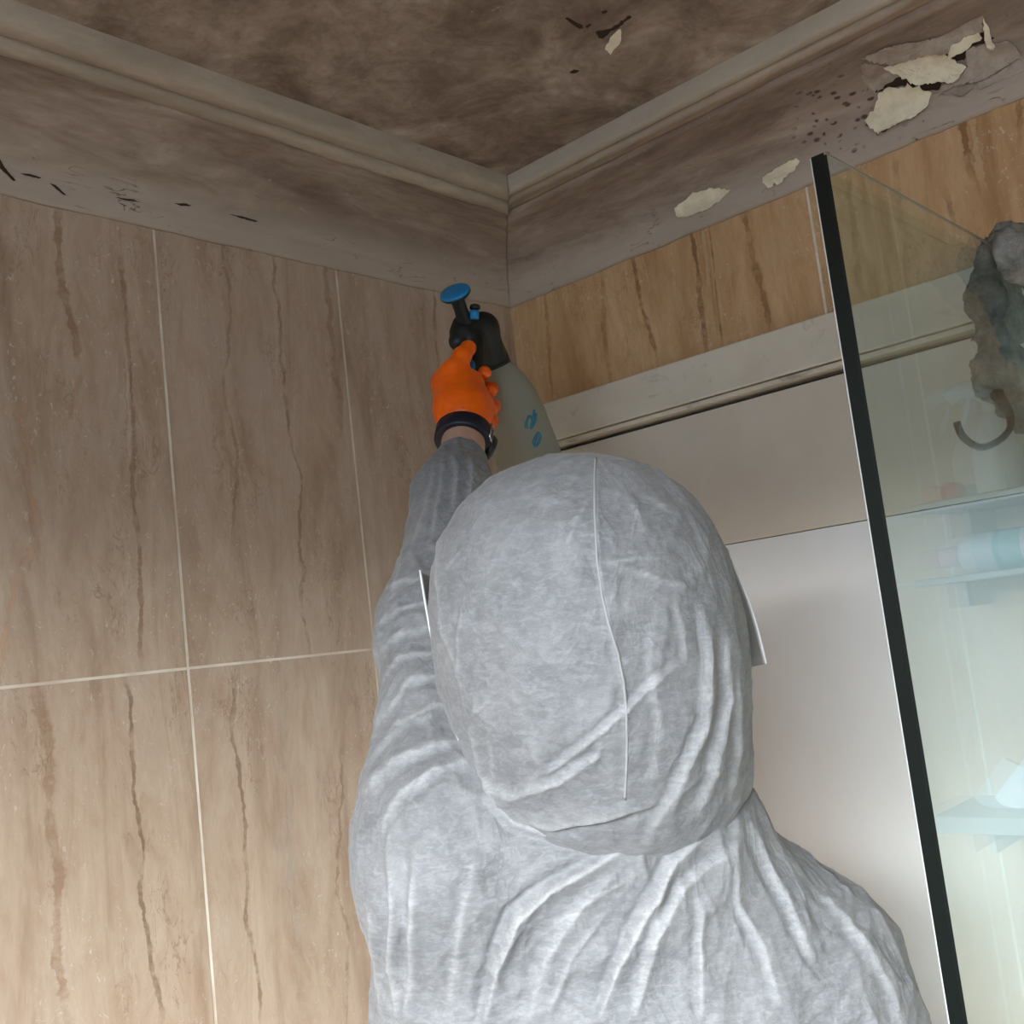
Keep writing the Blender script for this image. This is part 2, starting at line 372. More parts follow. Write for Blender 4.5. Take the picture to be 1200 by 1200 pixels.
tag(bmo('door_1', bm, plain('door_paint', (.68, .66, .62), .4)), kind='structure')

# boarded opening on the right wall: painted frame and white board
t = NT('scuffed_frame_paint'); c0 = t.coord((6, 1, 1.4)); s1 = t.noise(c0, 12, 6, .7, .8)
t.set(Base_Color=t.mix(t.rng(s1, .58, .70, 0, .55), t.mix(t.rng(t.noise(c0, 4, 4), .4, .65), sg(226, 213, 192), sg(206, 192, 170)), sg(128, 118, 102)), Roughness=.55)
t.bump(s1, .12, .001); M_FRAME = t.m
t = NT('white_board_paint'); c0 = t.coord((1, 1, 1)); s1 = t.noise(c0, 3, 5, .6)
t.set(Base_Color=t.mix(t.rng(s1, .35, .7), sg(236, 236, 235), sg(228, 224, 219)), Roughness=.42); t.bump(t.noise(c0, 90, 3), .03, .001); M_BOARD = t.m
t = NT('shaded_board_paint'); c0 = t.coord((1, 1, 1)); s1 = t.noise(c0, 3, 5, .6)
t.set(Base_Color=t.mix(t.rng(s1, .35, .7), sg(222, 210, 193), sg(208, 194, 176)), Roughness=.5); M_BOARD2 = t.m  # tan colour paints the shade on the board above the seam
bm = bmesh.new()
def frame_bar(y0, y1, z0, z1): add_box(bm, (-.014, y0, z0), (.06, y1, z1), .002)
frame_bar(FR, FY, FB + .012, FT)
add_box(bm, (-.009, FR, FB + .003), (.06, FY, FB + .0105), .0012)            # stepped bead under the rail
add_box(bm, (-.014, FY - .016, .1), (.06, FY, FB + .012), .002); add_box(bm, (-.014, FR, .1), (.06, FR + .05, FB + .012), .002)
add_box(bm, (-.005, FY - .020, .1), (.06, FY - .016, FB), .001)
tag(bmo('window_2', bm, M_FRAME), kind='structure')
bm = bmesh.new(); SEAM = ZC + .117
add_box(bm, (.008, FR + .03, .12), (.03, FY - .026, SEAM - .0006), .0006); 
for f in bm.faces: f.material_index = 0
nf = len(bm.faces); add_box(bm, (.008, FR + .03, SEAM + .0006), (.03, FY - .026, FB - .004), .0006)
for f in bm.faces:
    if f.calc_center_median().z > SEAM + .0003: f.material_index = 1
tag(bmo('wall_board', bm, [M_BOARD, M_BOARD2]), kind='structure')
slab('wall_recess', (.031, FR, 0), (.06, FY, FT), plain('dark_recess', (.06, .045, .03), .9))

# ------------------------------------------------------------------ peeling paint
dg = bpy.context.evaluated_depsgraph_get()
BV = [BVHTree.FromObject(o, dg) for o in (cvl, cvr, c_)]
def surf(x, y):
    r = ray(x, y); best = None
    for b in BV:
        h = b.ray_cast(CAM, r)
        if h[0] is not None and (best is None or h[3] < best[3]): best = h
    if best is None: return None
    nn = best[1]; nn = nn if nn.dot(r) < 0 else -nn
    return best[0], nn
def flake_mat(name, c, c2):
    t = NT(name); n1 = t.noise(t.coord(), 30, 5, .65)
    t.set(Base_Color=t.mix(t.rng(n1, .38, .66), c, c2), Roughness=.7); t.bump(n1, .25, .002); return t.m
M_FL = flake_mat('peeled_cream_paint', sg(240, 224, 192), sg(216, 196, 164)); M_FG = flake_mat('loose_grey_paint', sg(184, 166, 148), sg(150, 130, 112))
M_HOLE = plain('bare_brown_plaster', sg(58, 38, 26), .95)
def flake(outline, base_lift, curl, tipdir, mat, label, thick=.0009, name='paint_flake', group=None, jag=1.3, cat='peeling paint', rings=6):
    """outline in photo directions laid on the coving; the sheet lifts and curls towards tipdir"""
    pts = []
    for i in range(len(outline)):
        a, b = outline[i], outline[(i + 1) % len(outline)]
        k = max(2, int(math.hypot(b[0] - a[0], b[1] - a[1]) / 3))
        for q in range(k):
            s = q / k; j = 0 if q == 0 else jag
            pts.append((a[0] + (b[0] - a[0]) * s + random.uniform(-j, j), a[1] + (b[1] - a[1]) * s + random.uniform(-j, j)))
    cx = sum(p[0] for p in pts) / len(pts); cy = sum(p[1] for p in pts) / len(pts)
    prj = [(p[0] - cx) * tipdir[0] + (p[1] - cy) * tipdir[1] for p in pts]; lo, hi = min(prj), max(prj)
    def place(x, y):
        h = surf(x, y)
        if h is None: return None
        a = (((x - cx) * tipdir[0] + (y - cy) * tipdir[1]) - lo) / (hi - lo)
        w = noise.noise(Vector((x * .07, y * .07, cx))) * .0022
        return h[0] + h[1] * (base_lift + curl * a ** 1.8 + w * (.3 + a) * (1 if curl else .3)), h[1]
    c = place(cx, cy); vs = [c[0]]; ns = [c[1]]; fs = []; n = len(pts)
    for r in range(1, rings + 1):
        f = r / rings
        for p in pts:
            q = place(cx + (p[0] - cx) * f, cy + (p[1] - cy) * f) or c
            vs.append(q[0]); ns.append(q[1])
    for i in range(n): fs.append((0, 1 + i, 1 + (i + 1) % n))
    for r in range(rings - 1):
        for i in range(n):
            a = 1 + r * n + i; b = 1 + r * n + (i + 1) % n; fs.append((a, a + n, b + n, b))
    # thickness away from the room
    N = len(vs); vs2 = vs + [v - q * thick for v, q in zip(vs, ns)]
    fs2 = fs + [tuple(N + k for k in reversed(f)) for f in fs]
    e0 = 1 + (rings - 1) * n
    for i in range(n): a, b = e0 + i, e0 + (i + 1) % n; fs2.append((a, b, b + N, a + N))
    return tag(pydata(name, vs2, fs2, mat, None, False), label, cat, group)
z2 = lambda L: [(900 + x / 4, y / 4) for x, y in L]
z7 = lambda L: [(560 + x / 2.4, 180 + y / 2.4) for x, y in L]
z4 = lambda L: [(600 + x / 4, y / 4) for x, y in L]
z8 = lambda L: [(x / 2, y / 2) for x, y in L]
# bare patches left behind by the flakes
HO = dict(base_lift=.0009, curl=0, tipdir=(1, 0), thick=.002, name='bare_patch', cat='bare plaster patch', rings=5)
flake(z2([(500, 430), (560, 390), (640, 340), (760, 350), (830, 360), (800, 420), (740, 425), (640, 400), (560, 410)]), mat=M_HOLE, label='dark bare plaster patch between the two largest pale flakes', **HO)
flake(z2([(815, 240), (900, 205), (960, 175), (1010, 150), (1060, 178), (1000, 200), (930, 225), (920, 280), (880, 285)]), mat=M_HOLE, label='dark hole in the coving below the tallest torn flake', **HO)
flake(z2([(430, 300), (560, 305), (650, 340), (560, 400), (500, 440), (450, 380)]), mat=M_FG, label='bare grey patch of coving left of the largest pale flakes', **HO)
flake(z2([(470, 540), (500, 480), (520, 420), (570, 398), (640, 402), (655, 380), (680, 402), (710, 385), (725, 415), (772, 430), (752, 495), (705, 545), (640, 582), (580, 600), (555, 626), (520, 605), (495, 580)]),
      .004, .020, (-.3, 1), M_FL, 'largest peeled cream paint flake drooping above the tiles at top right', group='peeling flakes on the right coving')
flake(z2([(535, 296), (640, 275), (740, 250), (825, 236), (850, 262), (905, 285), (932, 300), (905, 340), (870, 352), (800, 345), (740, 350), (700, 362), (660, 340), (610, 325)]),
      .003, .016, (0, 1), M_FL, 'long pale paint flake curling down just above the largest flake', group='peeling flakes on the right coving')
flake(z2([(440, 268), (560, 215), (700, 190), (830, 165), (960, 95), (1008, 68), (1004, 140), (900, 180), (840, 228), (700, 252), (560, 285)]),
      .0015, .006, (.2, 1), M_FG, 'long grey loosened paint strip above the pale flakes', group='loose grey paint sheets')
flake(z2([(825, 240), (860, 195), (930, 160), (990, 138), (1003, 160), (960, 180), (915, 215), (870, 228)]),
      .005, .010, (0, 1), M_FL, 'narrow cream flake hanging beside the dark hole in the coving', group='peeling flakes on the right coving')
flake(z2([(1012, 70), (1030, 100), (1045, 140), (1064, 184), (1035, 178), (1012, 150)]),
      .005, .018, (.2, 1), M_FL, 'small pointed paint flake hanging at the top end of the torn strip', group='peeling flakes on the right coving')
flake(z2([(925, 225), (1030, 200), (1130, 186), (1165, 215), (1185, 258), (1100, 310), (1010, 360), (960, 375), (880, 385), (800, 425), (830, 370), (905, 350), (940, 300)]),
      .003, .010, (.1, 1), M_FG, 'broad grey sheet of loose paint right of the pale flakes', group='loose grey paint sheets')
flake(z2([(780, 430), (870, 405), (970, 378), (972, 400), (935, 440), (900, 452), (865, 435)]),
      .002, .007, (0, 1), M_FG, 'small lifted grey paint flap under the broad loose sheet', group='loose grey paint sheets')
flake(z2([(985, 385), (1080, 340), (1175, 275), (1200, 300), (1200, 330), (1100, 372), (1000, 420)]),
      .001, .004, (0, 1), M_FG, 'thin grey paint strip along the wall end of the broad sheet', group='loose grey paint sheets')
flake(z7([(556, 146), (600, 112), (650, 95), (712, 100), (690, 125), (650, 158), (590, 180), (572, 176)]),
      .002, .008, (-.3, 1), M_FL, 'pale lifted paint flake midway along the right coving foot', group='peeling flakes on the right coving')
flake(z7([(805, 62), (850, 35), (895, 10), (906, 20), (895, 45), (862, 75), (822, 92), (808, 80)]),
      .002, .008, (-.3, 1), M_FL, 'pale lifted paint flake just left of the glass screen top', group='peeling flakes on the right coving')
flake(z4([(430, 186), (455, 206), (485, 190), (510, 165), (508, 126), (470, 150)]), .003, .012, (-.3, 1), M_FL, 'small cream paint flake hanging from the middle of the ceiling', group='flakes on the flat ceiling')
flake(z4([(392, 150), (406, 176), (425, 178), (450, 152), (505, 120), (560, 80), (553, 72), (505, 108), (450, 140)]), mat=M_HOLE, label='dark split in the ceiling beside the small hanging flake', **HO)
for L, s in (([(250, 85), (262, 82), (300, 104), (330, 118), (334, 130), (315, 132), (280, 108)], 'curved dark crack left of the small hanging ceiling flake'),
             ([(345, 122), (362, 112), (372, 116), (352, 130)], 'short dark crack close to the small ceiling flake'),
             ([(420, 54), (436, 48), (448, 54), (430, 62)], 'short dark crack highest above the small ceiling flake'),
             ([(270, 338), (290, 326), (314, 330), (292, 342)], 'short dark crack below the small ceiling flake')):
    flake(z4(L), mat=M_HOLE, label=s, **dict(HO, rings=2, jag=.3))
for L, s in (([(0, 372), (10, 395), (36, 424), (30, 430), (0, 412)], 'leftmost dark crack at the foot of the left coving'),
             ([(48, 406), (70, 405), (96, 416), (90, 422), (60, 414)], 'dark crack second from left in the left coving'),
             ([(118, 430), (130, 430), (155, 458), (148, 460)], 'slanting crack at the left coving foot above the tiles'),
             ([(272, 462), (310, 466), (325, 474), (290, 470)], 'thin crack in the left coving near the first grout line'),
             ([(408, 476), (436, 474), (448, 482), (425, 486)], 'dark crack in the left coving right of the first grout line'),
             ([(540, 502), (570, 506), (602, 518), (596, 523), (560, 512)], 'long dark crack midway along the left coving')):
    L = [(sum(p[0] for p in L) / len(L) + (x - sum(p[0] for p in L) / len(L)) * 1.05, y * .55 + .45 * (L[0][1] + (L[len(L) // 2][1] - L[0][1]) * (x - L[0][0]) / ((L[len(L) // 2][0] - L[0][0]) or 1))) for x, y in L]
    flake(z8(L), mat=M_HOLE, label=s, **dict(HO, rings=2, jag=.3))

# ------------------------------------------------------------------ implicit surfaces
def seg(P, a, b, ra, rb):
    a = np.array(a, np.float32); b = np.array(b, np.float32); ab = b - a; L2 = float(ab @ ab) + 1e-9
    t = np.clip(((P - a) @ ab) / L2, 0, 1)[..., None]
    return np.linalg.norm(P - a - t * ab, axis=-1) - (ra + (rb - ra) * t[..., 0])
def ell(P, c, r, ax):
    q = (P - np.array(c, np.float32)) @ np.array([list(v) for v in ax], np.float32).T
    r = np.array(r, np.float32); k0 = np.linalg.norm(q / r, axis=-1); k1 = np.linalg.norm(q / (r * r), axis=-1) + 1e-6
    return k0 * (k0 - 1) / k1
def smin(a, b, k):
    h = np.maximum(k - np.abs(a - b), 0) / k; return np.minimum(a, b) - h * h * k * .25
def field(prims, P):
    d = None
    for p in prims:
        kind, k = p[0], p[1]
        q = seg(P, *p[2:]) if kind == 'c' else ell(P, *p[2:])
        if k < 0: d = np.maximum(d, -q); continue
        d = q if d is None else smin(d, q, k)
    return d
def nets(fn, lo, hi, h):
    lo = np.array(lo, float); n = np.ceil((np.array(hi) - lo) / h).astype(int) + 1
    V = np.empty(n, np.float32)
    ys = (lo[1] + h * np.arange(n[1])).astype(np.float32); zs = (lo[2] + h * np.arange(n[2])).astype(np.float32)
    Y, Z = np.meshgrid(ys, zs, indexing='ij')
    for i in range(0, n[0], 8):
        xs = (lo[0] + h * np.arange(i, min(i + 8, n[0]))).astype(np.float32)
        P = np.empty((len(xs), n[1], n[2], 3), np.float32); P[..., 0] = xs[:, None, None]; P[..., 1] = Y; P[..., 2] = Z
        V[i:i + len(xs)] = fn(P)
    S = V < 0
    acc = np.zeros([k - 1 for k in n] + [3], np.float32); cnt = np.zeros([k - 1 for k in n], np.float32)
    sl = lambda o: tuple(slice(o[k], n[k] - 1 + o[k]) for k in range(3))
    for ax in range(3):
        for o1 in (0, 1):
            for o2 in (0, 1):
                o = [0, 0, 0]; oth = [k for k in range(3) if k != ax]; o[oth[0]] = o1; o[oth[1]] = o2
                e = list(o); e[ax] = 1
                va, vb = V[sl(o)], V[sl(e)]; x = S[sl(o)] != S[sl(e)]
                t = np.where(x, va / np.where(x, va - vb, 1), 0)
                cnt += x
                for k in range(3): acc[..., k] += np.where(x, (t if k == ax else o[k]), 0)
    act = cnt > 0; idx = -np.ones(act.shape, int); idx[act] = np.arange(act.sum())
    cells = np.argwhere(act); verts = lo + h * (cells + acc[act] / cnt[act][:, None])
    faces = []
    for ax in range(3):
        o1, o2 = [k for k in range(3) if k != ax]
        a = [slice(0, n[k] - 1) for k in range(3)]; b = list(a); b[ax] = slice(1, n[ax])
        x = S[tuple(slice(0, n[k] - 1) if k == ax else slice(0, n[k]) for k in range(3))] != S[tuple(slice(1, n[k]) if k == ax else slice(0, n[k]) for k in range(3))]
        E = np.argwhere(x); E = E[(E[:, o1] > 0) & (E[:, o2] > 0) & (E[:, o1] < n[o1] - 1) & (E[:, o2] < n[o2] - 1)]
        def cid(d1, d2): C = E.copy(); C[:, o1] -= d1; C[:, o2] -= d2; return idx[C[:, 0], C[:, 1], C[:, 2]]
        q = np.stack([cid(1, 1), cid(0, 1), cid(0, 0), cid(1, 0)], 1)
        ins = S[E[:, 0], E[:, 1], E[:, 2]]; flip = ins if ax != 1 else ~ins
        q[~flip] = q[~flip][:, ::-1]; faces.append(q)
    return verts, np.concatenate(faces)
def mesh_np(name, V, F):
    me = bpy.data.meshes.new(name); me.vertices.add(len(V)); me.vertices.foreach_set('co', np.asarray(V, np.float32).ravel())
    me.loops.add(F.size); me.loops.foreach_set('vertex_index', F.astype(np.int32).ravel())
    me.polygons.add(len(F)); me.polygons.foreach_set('loop_start', np.arange(0, F.size, F.shape[1], dtype=np.int32))
    me.update(calc_edges=True); me.validate(); return me
def relax(V, F, it=3, lam=.5):
    V = V.copy(); e = np.concatenate([F[:, [0, 1]], F[:, [1, 2]], F[:, [2, 3]], F[:, [3, 0]]])
    deg = np.bincount(e.ravel(), minlength=len(V))[:, None]
    for _ in range(it):
        A = np.zeros_like(V)
        for k in range(3):
            A[:, k] = np.bincount(e[:, 0], V[e[:, 1], k], len(V)) + np.bincount(e[:, 1], V[e[:, 0], k], len(V))
        V += lam * (A / np.maximum(deg, 1) - V)
    return V
def subdiv(V, F):
    me = mesh_np('tmp', V, F); bm = bmesh.new(); bm.from_mesh(me); bpy.data.meshes.remove(me)
    o = bpy.data.objects.new('tmp', bpy.data.meshes.new('tmp')); bm.to_mesh(o.data); bm.free(); COL.objects.link(o)
    md = o.modifiers.new('s', 'SUBSURF'); md.levels = 1
    ev = o.evaluated_get(bpy.context.evaluated_depsgraph_get()); m2 = ev.to_mesh()
    V2 = np.empty(len(m2.vertices) * 3, np.float32); m2.vertices.foreach_get('co', V2); F2 = np.empty(len(m2.loops), np.int32); m2.loops.foreach_get('vertex_index', F2)
    ev.to_mesh_clear(); d = o.data; bpy.data.objects.remove(o); bpy.data.meshes.remove(d)
    return V2.reshape(-1, 3).astype(float), F2.reshape(-1, 4)
def normals(V, F):
    fn = np.cross(V[F[:, 2]] - V[F[:, 0]], V[F[:, 3]] - V[F[:, 1]]); N = np.zeros_like(V)
    for j in range(4):
        for k in range(3): N[:, k] += np.bincount(F[:, j], fn[:, k], len(V))
    return N / (np.linalg.norm(N, axis=1, keepdims=True) + 1e-12)
def polydist(X, pts):
    best = np.full(len(X), 1e9); sgn = np.zeros(len(X)); tt = np.zeros(len(X)); tot = 0
    pts = [np.array(p, float) for p in pts]; Ls = [np.linalg.norm(b - a) for a, b in zip(pts, pts[1:])]; T = sum(Ls)
    for a, b, L in zip(pts, pts[1:], Ls):
        ab = b - a; t = np.clip(((X - a) @ ab) / (L * L), 0, 1); q = X - a - t[:, None] * ab; d = np.linalg.norm(q, axis=1)
        m = d < best; best[m] = d[m]; s = np.sign(ab[0] * q[:, 1] - ab[1] * q[:, 0]); sgn[m] = s[m]; tt[m] = ((tot + t * L) / T)[m]; tot += L
    return best, sgn, tt
PLY = np.zeros(1)
def with_ply(me):
    at_ = me.attributes.new('ply', 'FLOAT', 'POINT'); at_.data.foreach_set('value', np.clip(PLY, 0, 1).astype(np.float32)); return me
def fold(V, N, X, vis, pts, h, w, valley=.6, taper=True):
    d, s, t = polydist(X, pts); ds = d * s
    a = (np.sin(np.clip(t, 0, 1) * PI) ** .5 if taper else 1)
    w = w * .55
    p = h * np.where(ds > 0, np.exp(-(d / (.7 * w)) ** 1.5), np.exp(-(d / (2.2 * w)) ** 1.25)) - .4 * valley * h * np.exp(-((ds - 1.8 * w) / (1.1 * w)) ** 2)
    m = (d < 6 * w) & vis
    PLY[m] += (np.exp(-(d / (.8 * w)) ** 2) * (a if taper else 1))[m] * min(1.0, .45 + h * 70)
    V[m] += N[m] * (p * a)[m][:, None]
def crumple(V, N, amp, scale, seed, mask=None, ax=(1, 1, 1)):
    out = np.zeros(len(V)); A = Vector(ax)
    for i in range(len(V)):
        if mask is not None and not mask[i]: continue
        p = Vector((V[i][0] * ax[0], V[i][1] * ax[1], V[i][2] * ax[2])) * scale + Vector((seed, seed * 2, 0))
        w = noise.noise_vector(p * .5) * .6
        a = 1 - abs(noise.noise(p + w)) * 2.2; b = 1 - abs(noise.noise((p + w) * 2.3)) * 2.2
        out[i] = (max(a, 0) ** 2.5 + .45 * max(b, 0) ** 2) - .45
    return V + N * (out * amp)[:, None]

# ------------------------------------------------------------------ person
U = Vector((0, 0, 1)); FW = Vector((-BK.x, -BK.y, 0)).normalized(); PR = FW.cross(U)      # person's up, forward, right
AX = (PR, FW, U)
HEADC = at(685, 728, .865)
PROOT = Vector((HEADC.x, HEADC.y, 0))
person = empty('person', PROOT, 'person in white hooded coverall seen from behind, left arm raised with a pump sprayer', 'person')
t = NT('white_nonwoven_fabric'); c0 = t.coord()
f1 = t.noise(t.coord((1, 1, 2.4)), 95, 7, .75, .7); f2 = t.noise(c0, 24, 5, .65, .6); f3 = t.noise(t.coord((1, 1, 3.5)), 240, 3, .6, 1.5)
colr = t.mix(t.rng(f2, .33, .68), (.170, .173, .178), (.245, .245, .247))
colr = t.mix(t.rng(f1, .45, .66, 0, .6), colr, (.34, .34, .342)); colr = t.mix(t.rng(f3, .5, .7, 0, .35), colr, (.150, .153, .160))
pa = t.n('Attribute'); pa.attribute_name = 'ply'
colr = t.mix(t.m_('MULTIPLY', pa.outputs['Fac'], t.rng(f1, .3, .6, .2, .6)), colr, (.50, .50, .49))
t.set(Base_Color=colr, Roughness=.62); t.b.inputs['Specular IOR Level'].default_value = .3; t.b.inputs['Sheen Weight'].default_value = .15
cr1 = t.noise(t.coord((1, 1, .6)), 17, 3, .5, 1.2); cr1 = t.m_('MULTIPLY', t.m_('ABSOLUTE', t.m_('SUBTRACT', cr1, .5)), 5, clamp=True)
cr2 = t.noise(t.coord((1, 1, .7), (4, 2, 1)), 42, 3, .5, 1.0); cr2 = t.m_('MULTIPLY', t.m_('ABSOLUTE', t.m_('SUBTRACT', cr2, .5)), 5, clamp=True)
hh_ = t.m_('ADD', t.m_('MULTIPLY', f2, .4), t.m_('ADD', t.m_('MULTIPLY', f1, .30), t.m_('MULTIPLY', f3, .15)))
hh_ = t.m_('SUBTRACT', hh_, t.m_('ADD', t.m_('MULTIPLY', cr1, .9), t.m_('MULTIPLY', cr2, .35)))
t.bump(hh_, .55, .0022); M_SUIT = t.m
t = NT('skin'); n1 = t.noise(t.coord(), 40, 4)
t.set(Base_Color=t.mix(t.rng(n1, .35, .7), (.52, .30, .21), (.60, .37, .27)), Roughness=.5); t.b.inputs['Subsurface Weight'].default_value = .1; t.b.inputs['Subsurface Scale'].default_value = .01; M_SKIN = t.m
t = NT('orange_nitrile'); n1 = t.noise(t.coord(), 220, 3)
t.set(Base_Color=(1.0, .14, .0), Roughness=.42); t.bump(n1, .2, .0008); M_ORANGE = t.m

SHL, SHR = at(528, 1000, .895), at(968, 1137, .93)
ELB, WR = at(512, 727, 1.07), at(543, 520, 1.262)
ELR = SHR + PR * .085 - U * .27 + FW * .0; WRR = ELR + FW * .20 - U * .14 - PR * .05
CH = at(745, 1200, .93)               # upper back
pel = Vector((PROOT.x, PROOT.y, .92)) + PR * .03 + FW * .02
hipL, hipR = pel - PR * .09 - U * .03, pel + PR * .09 - U * .03
kL, kR = hipL - PR * .03 - U * .42 + FW * .03, hipR + PR * .03 - U * .42 + FW * .03
aL, aR = kL - PR * .01 - U * .39 - FW * .03, kR + PR * .01 - U * .39 - FW * .03
def P_(v): return tuple(v)
suit = [
    ('e', .05, P_(CH), (.200, .125, .17), AX),
    ('e', .10, P_(CH - U * .20 + FW * .01), (.185, .125, .22), AX),
    ('c', .06, P_(SHL + PR * .03), P_(SHR - PR * .03), .070, .062),
    ('c', .05, P_(at(530, 1020, .905)), P_(at(533, 1320, .94)), .069, .071),
    ('c', .08, P_(at(730, 960, .90)), P_(SHR - PR * .035 - U * .005), .064, .050),
    ('c', .05, P_(at(800, 960, .905)), P_(at(760, 1040, .91)), .052, .06),
    ('c', .03, P_(at(612, 975, .880)), P_(at(720, 1000, .855)), .022, .026), ('c', .03, P_(at(720, 1000, .855)), P_(at(850, 955, .89)), .026, .022),
    ('c', .07, P_(at(700, 960, .90)), P_(SHL + PR * .03), .070, .060),
    ('c', .05, P_(SHL), P_(ELB), .074, .054),
    ('c', .03, P_(ELB), P_(ELB * .35 + WR * .65), .054, .045),
    ('c', .02, P_(ELB * .35 + WR * .65), P_(WR - (WR - ELB).normalized() * .044), .045, .035),
    ('c', .05, P_(SHR), P_(ELR), .061, .052), ('c', .03, P_(ELR), P_(WRR), .050, .036),
    ('e', .12, P_(pel + U * .04), (.185, .135, .17), AX),
    ('c', .08, P_(hipL), P_(kL), .100, .078), ('c', .04, P_(kL), P_(aL), .076, .066),
    ('c', .02, P_(hipR), P_(kR), .100, .078), ('c', .04, P_(kR), P_(aR), .076, .066),
]
allp = [HEADC, SHL, SHR, ELB, WR, ELR, WRR, aL, aR, CH]
lo = [min(p[k] for p in allp) - .27 for k in range(3)]; hi = [max(p[k] for p in allp) + .2 for k in range(3)]; lo[2] = .02; hi[2] = 2.05
V, F = nets(lambda P: field(suit, P), lo, hi, .0085)
V = relax(V, F, 3); V, F = subdiv(V, F)
N = normals(V, F); X = to_px(V); vis = (N @ np.array(list(BK))) > -.25
fine = vis & (V[:, 2] > 1.15)
# refine only what the photo shows: a second subdivision of the whole suit is affordable
V, F = subdiv(V, F); N = normals(V, F); X = to_px(V)
view = V - np.array(CAM); view /= np.linalg.norm(view, axis=1, keepdims=True)
vis = ((N * view).sum(1) < .25) & (V[:, 2] > 1.2)
V = crumple(V, N, .0042, 8, 3.3, None, (1, 1, .6)); V = crumple(V, N, .0026, 20, 6.1, vis, (1, 1, .6))
SF = [  # folds pressed into the suit: path, height, width (px)
    ([(568, 925), (600, 965), (660, 985), (705, 985), (735, 972)], .007, 9, .9),
    ([(745, 985), (700, 1012), (645, 1040), (605, 1075), (582, 1130), (568, 1200)], .012, 11, 1.1),
    ([(720, 1025), (685, 1060), (640, 1120), (620, 1200)], .005, 13, .6),
    ([(845, 960), (790, 1010), (750, 1080), (725, 1130), (700, 1200)], .009, 10, .9),
    ([(870, 985), (800, 1040), (760, 1110), (738, 1200)], .005, 10, .8),
    ([(880, 960), (900, 1010), (925, 1060), (955, 1130)], .006, 9, .8),
    ([(860, 985), (865, 1060), (895, 1110), (915, 1180)], .004, 8, .7),
    ([(820, 1050), (820, 1110), (822, 1200)], .0045, 8, .8), ([(770, 1060), (765, 1120), (745, 1190)], .003, 7, .7),
    ([(960, 1040), (1000, 1090), (1040, 1150), (1060, 1200)], .005, 10, .8),
    ([(455, 1000), (462, 1060), (460, 1130), (468, 1200)], .007, 9, .9), ([(485, 990), (484, 1080), (480, 1200)], .006, 10, .8),
    ([(430, 1050), (440, 1130), (450, 1200)], .004, 8, .7), ([(560, 1000), (540, 1080), (525, 1200)], .003, 12, .5),
    # sleeve
    ([(440, 770), (470, 745), (510, 735)], .005, 7, .8), ([(442, 735), (470, 715), (505, 705)], .004, 6, .8),
    ([(443, 800), (470, 770), (515, 765)], .005, 7, .8), ([(438, 850), (480, 800), (530, 790)], .006, 8, .9),
    ([(432, 900), (465, 850), (510, 830), (550, 820)], .006, 9, .9), ([(425, 935), (465, 895), (510, 875), (555, 862)], .007, 9, 1.),
    ([(470, 945), (510, 905), (560, 885)], .005, 8, .9), ([(450, 690), (475, 678), (500, 680)], .003, 6, .8),
    ([(445, 975), (470, 930), (520, 900)], .004, 8, .7),
    ([(508, 545), (500, 590), (480, 650)], .004, 6, .9), ([(530, 530), (535, 560), (530, 600)], .005, 6, 1.), ([(550, 530), (553, 560), (548, 590)], .004, 5, 1.),
    ([(518, 530), (516, 570), (505, 640)], .003, 5, .9), ([(470, 640), (460, 700)], .002, 5, .8),
    ([(600, 1130), (680, 1060), (760, 1020)], .002, 10, .5), ([(640, 1200), (670, 1120), (720, 1060)], .003, 9, .6),
]
PLY = np.zeros(len(V))
for pts, h_, w_, vl in SF: fold(V, N, X, vis, pts, h_ * (.45 if pts[0][1] < 960 and pts[-1][0] < 565 else .85), w_, vl)
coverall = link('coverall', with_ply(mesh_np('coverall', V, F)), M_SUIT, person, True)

# hood, joined at the neck
hood = [
    ('e', .05, P_(HEADC - FW * .005), (.1165, .125, .118), AX),
    ('e', .05, P_(at(672, 668, .86)), (.102, .115, .083), AX),
    ('e', .06, P_(at(702, 815, .865)), (.106, .108, .105), AX),
    ('e', .05, P_(at(722, 872, .885)), (.092, .096, .083), AX),
    ('e', .05, P_(at(735, 920, .905)), (.092, .086, .044), AX),
]
hl = [HEADC[k] - .24 for k in range(3)]; hh = [HEADC[k] + .24 for k in range(3)]
V, F = nets(lambda P: field(hood, P), hl, hh, .0055); V = relax(V, F, 3); V, F = subdiv(V, F)
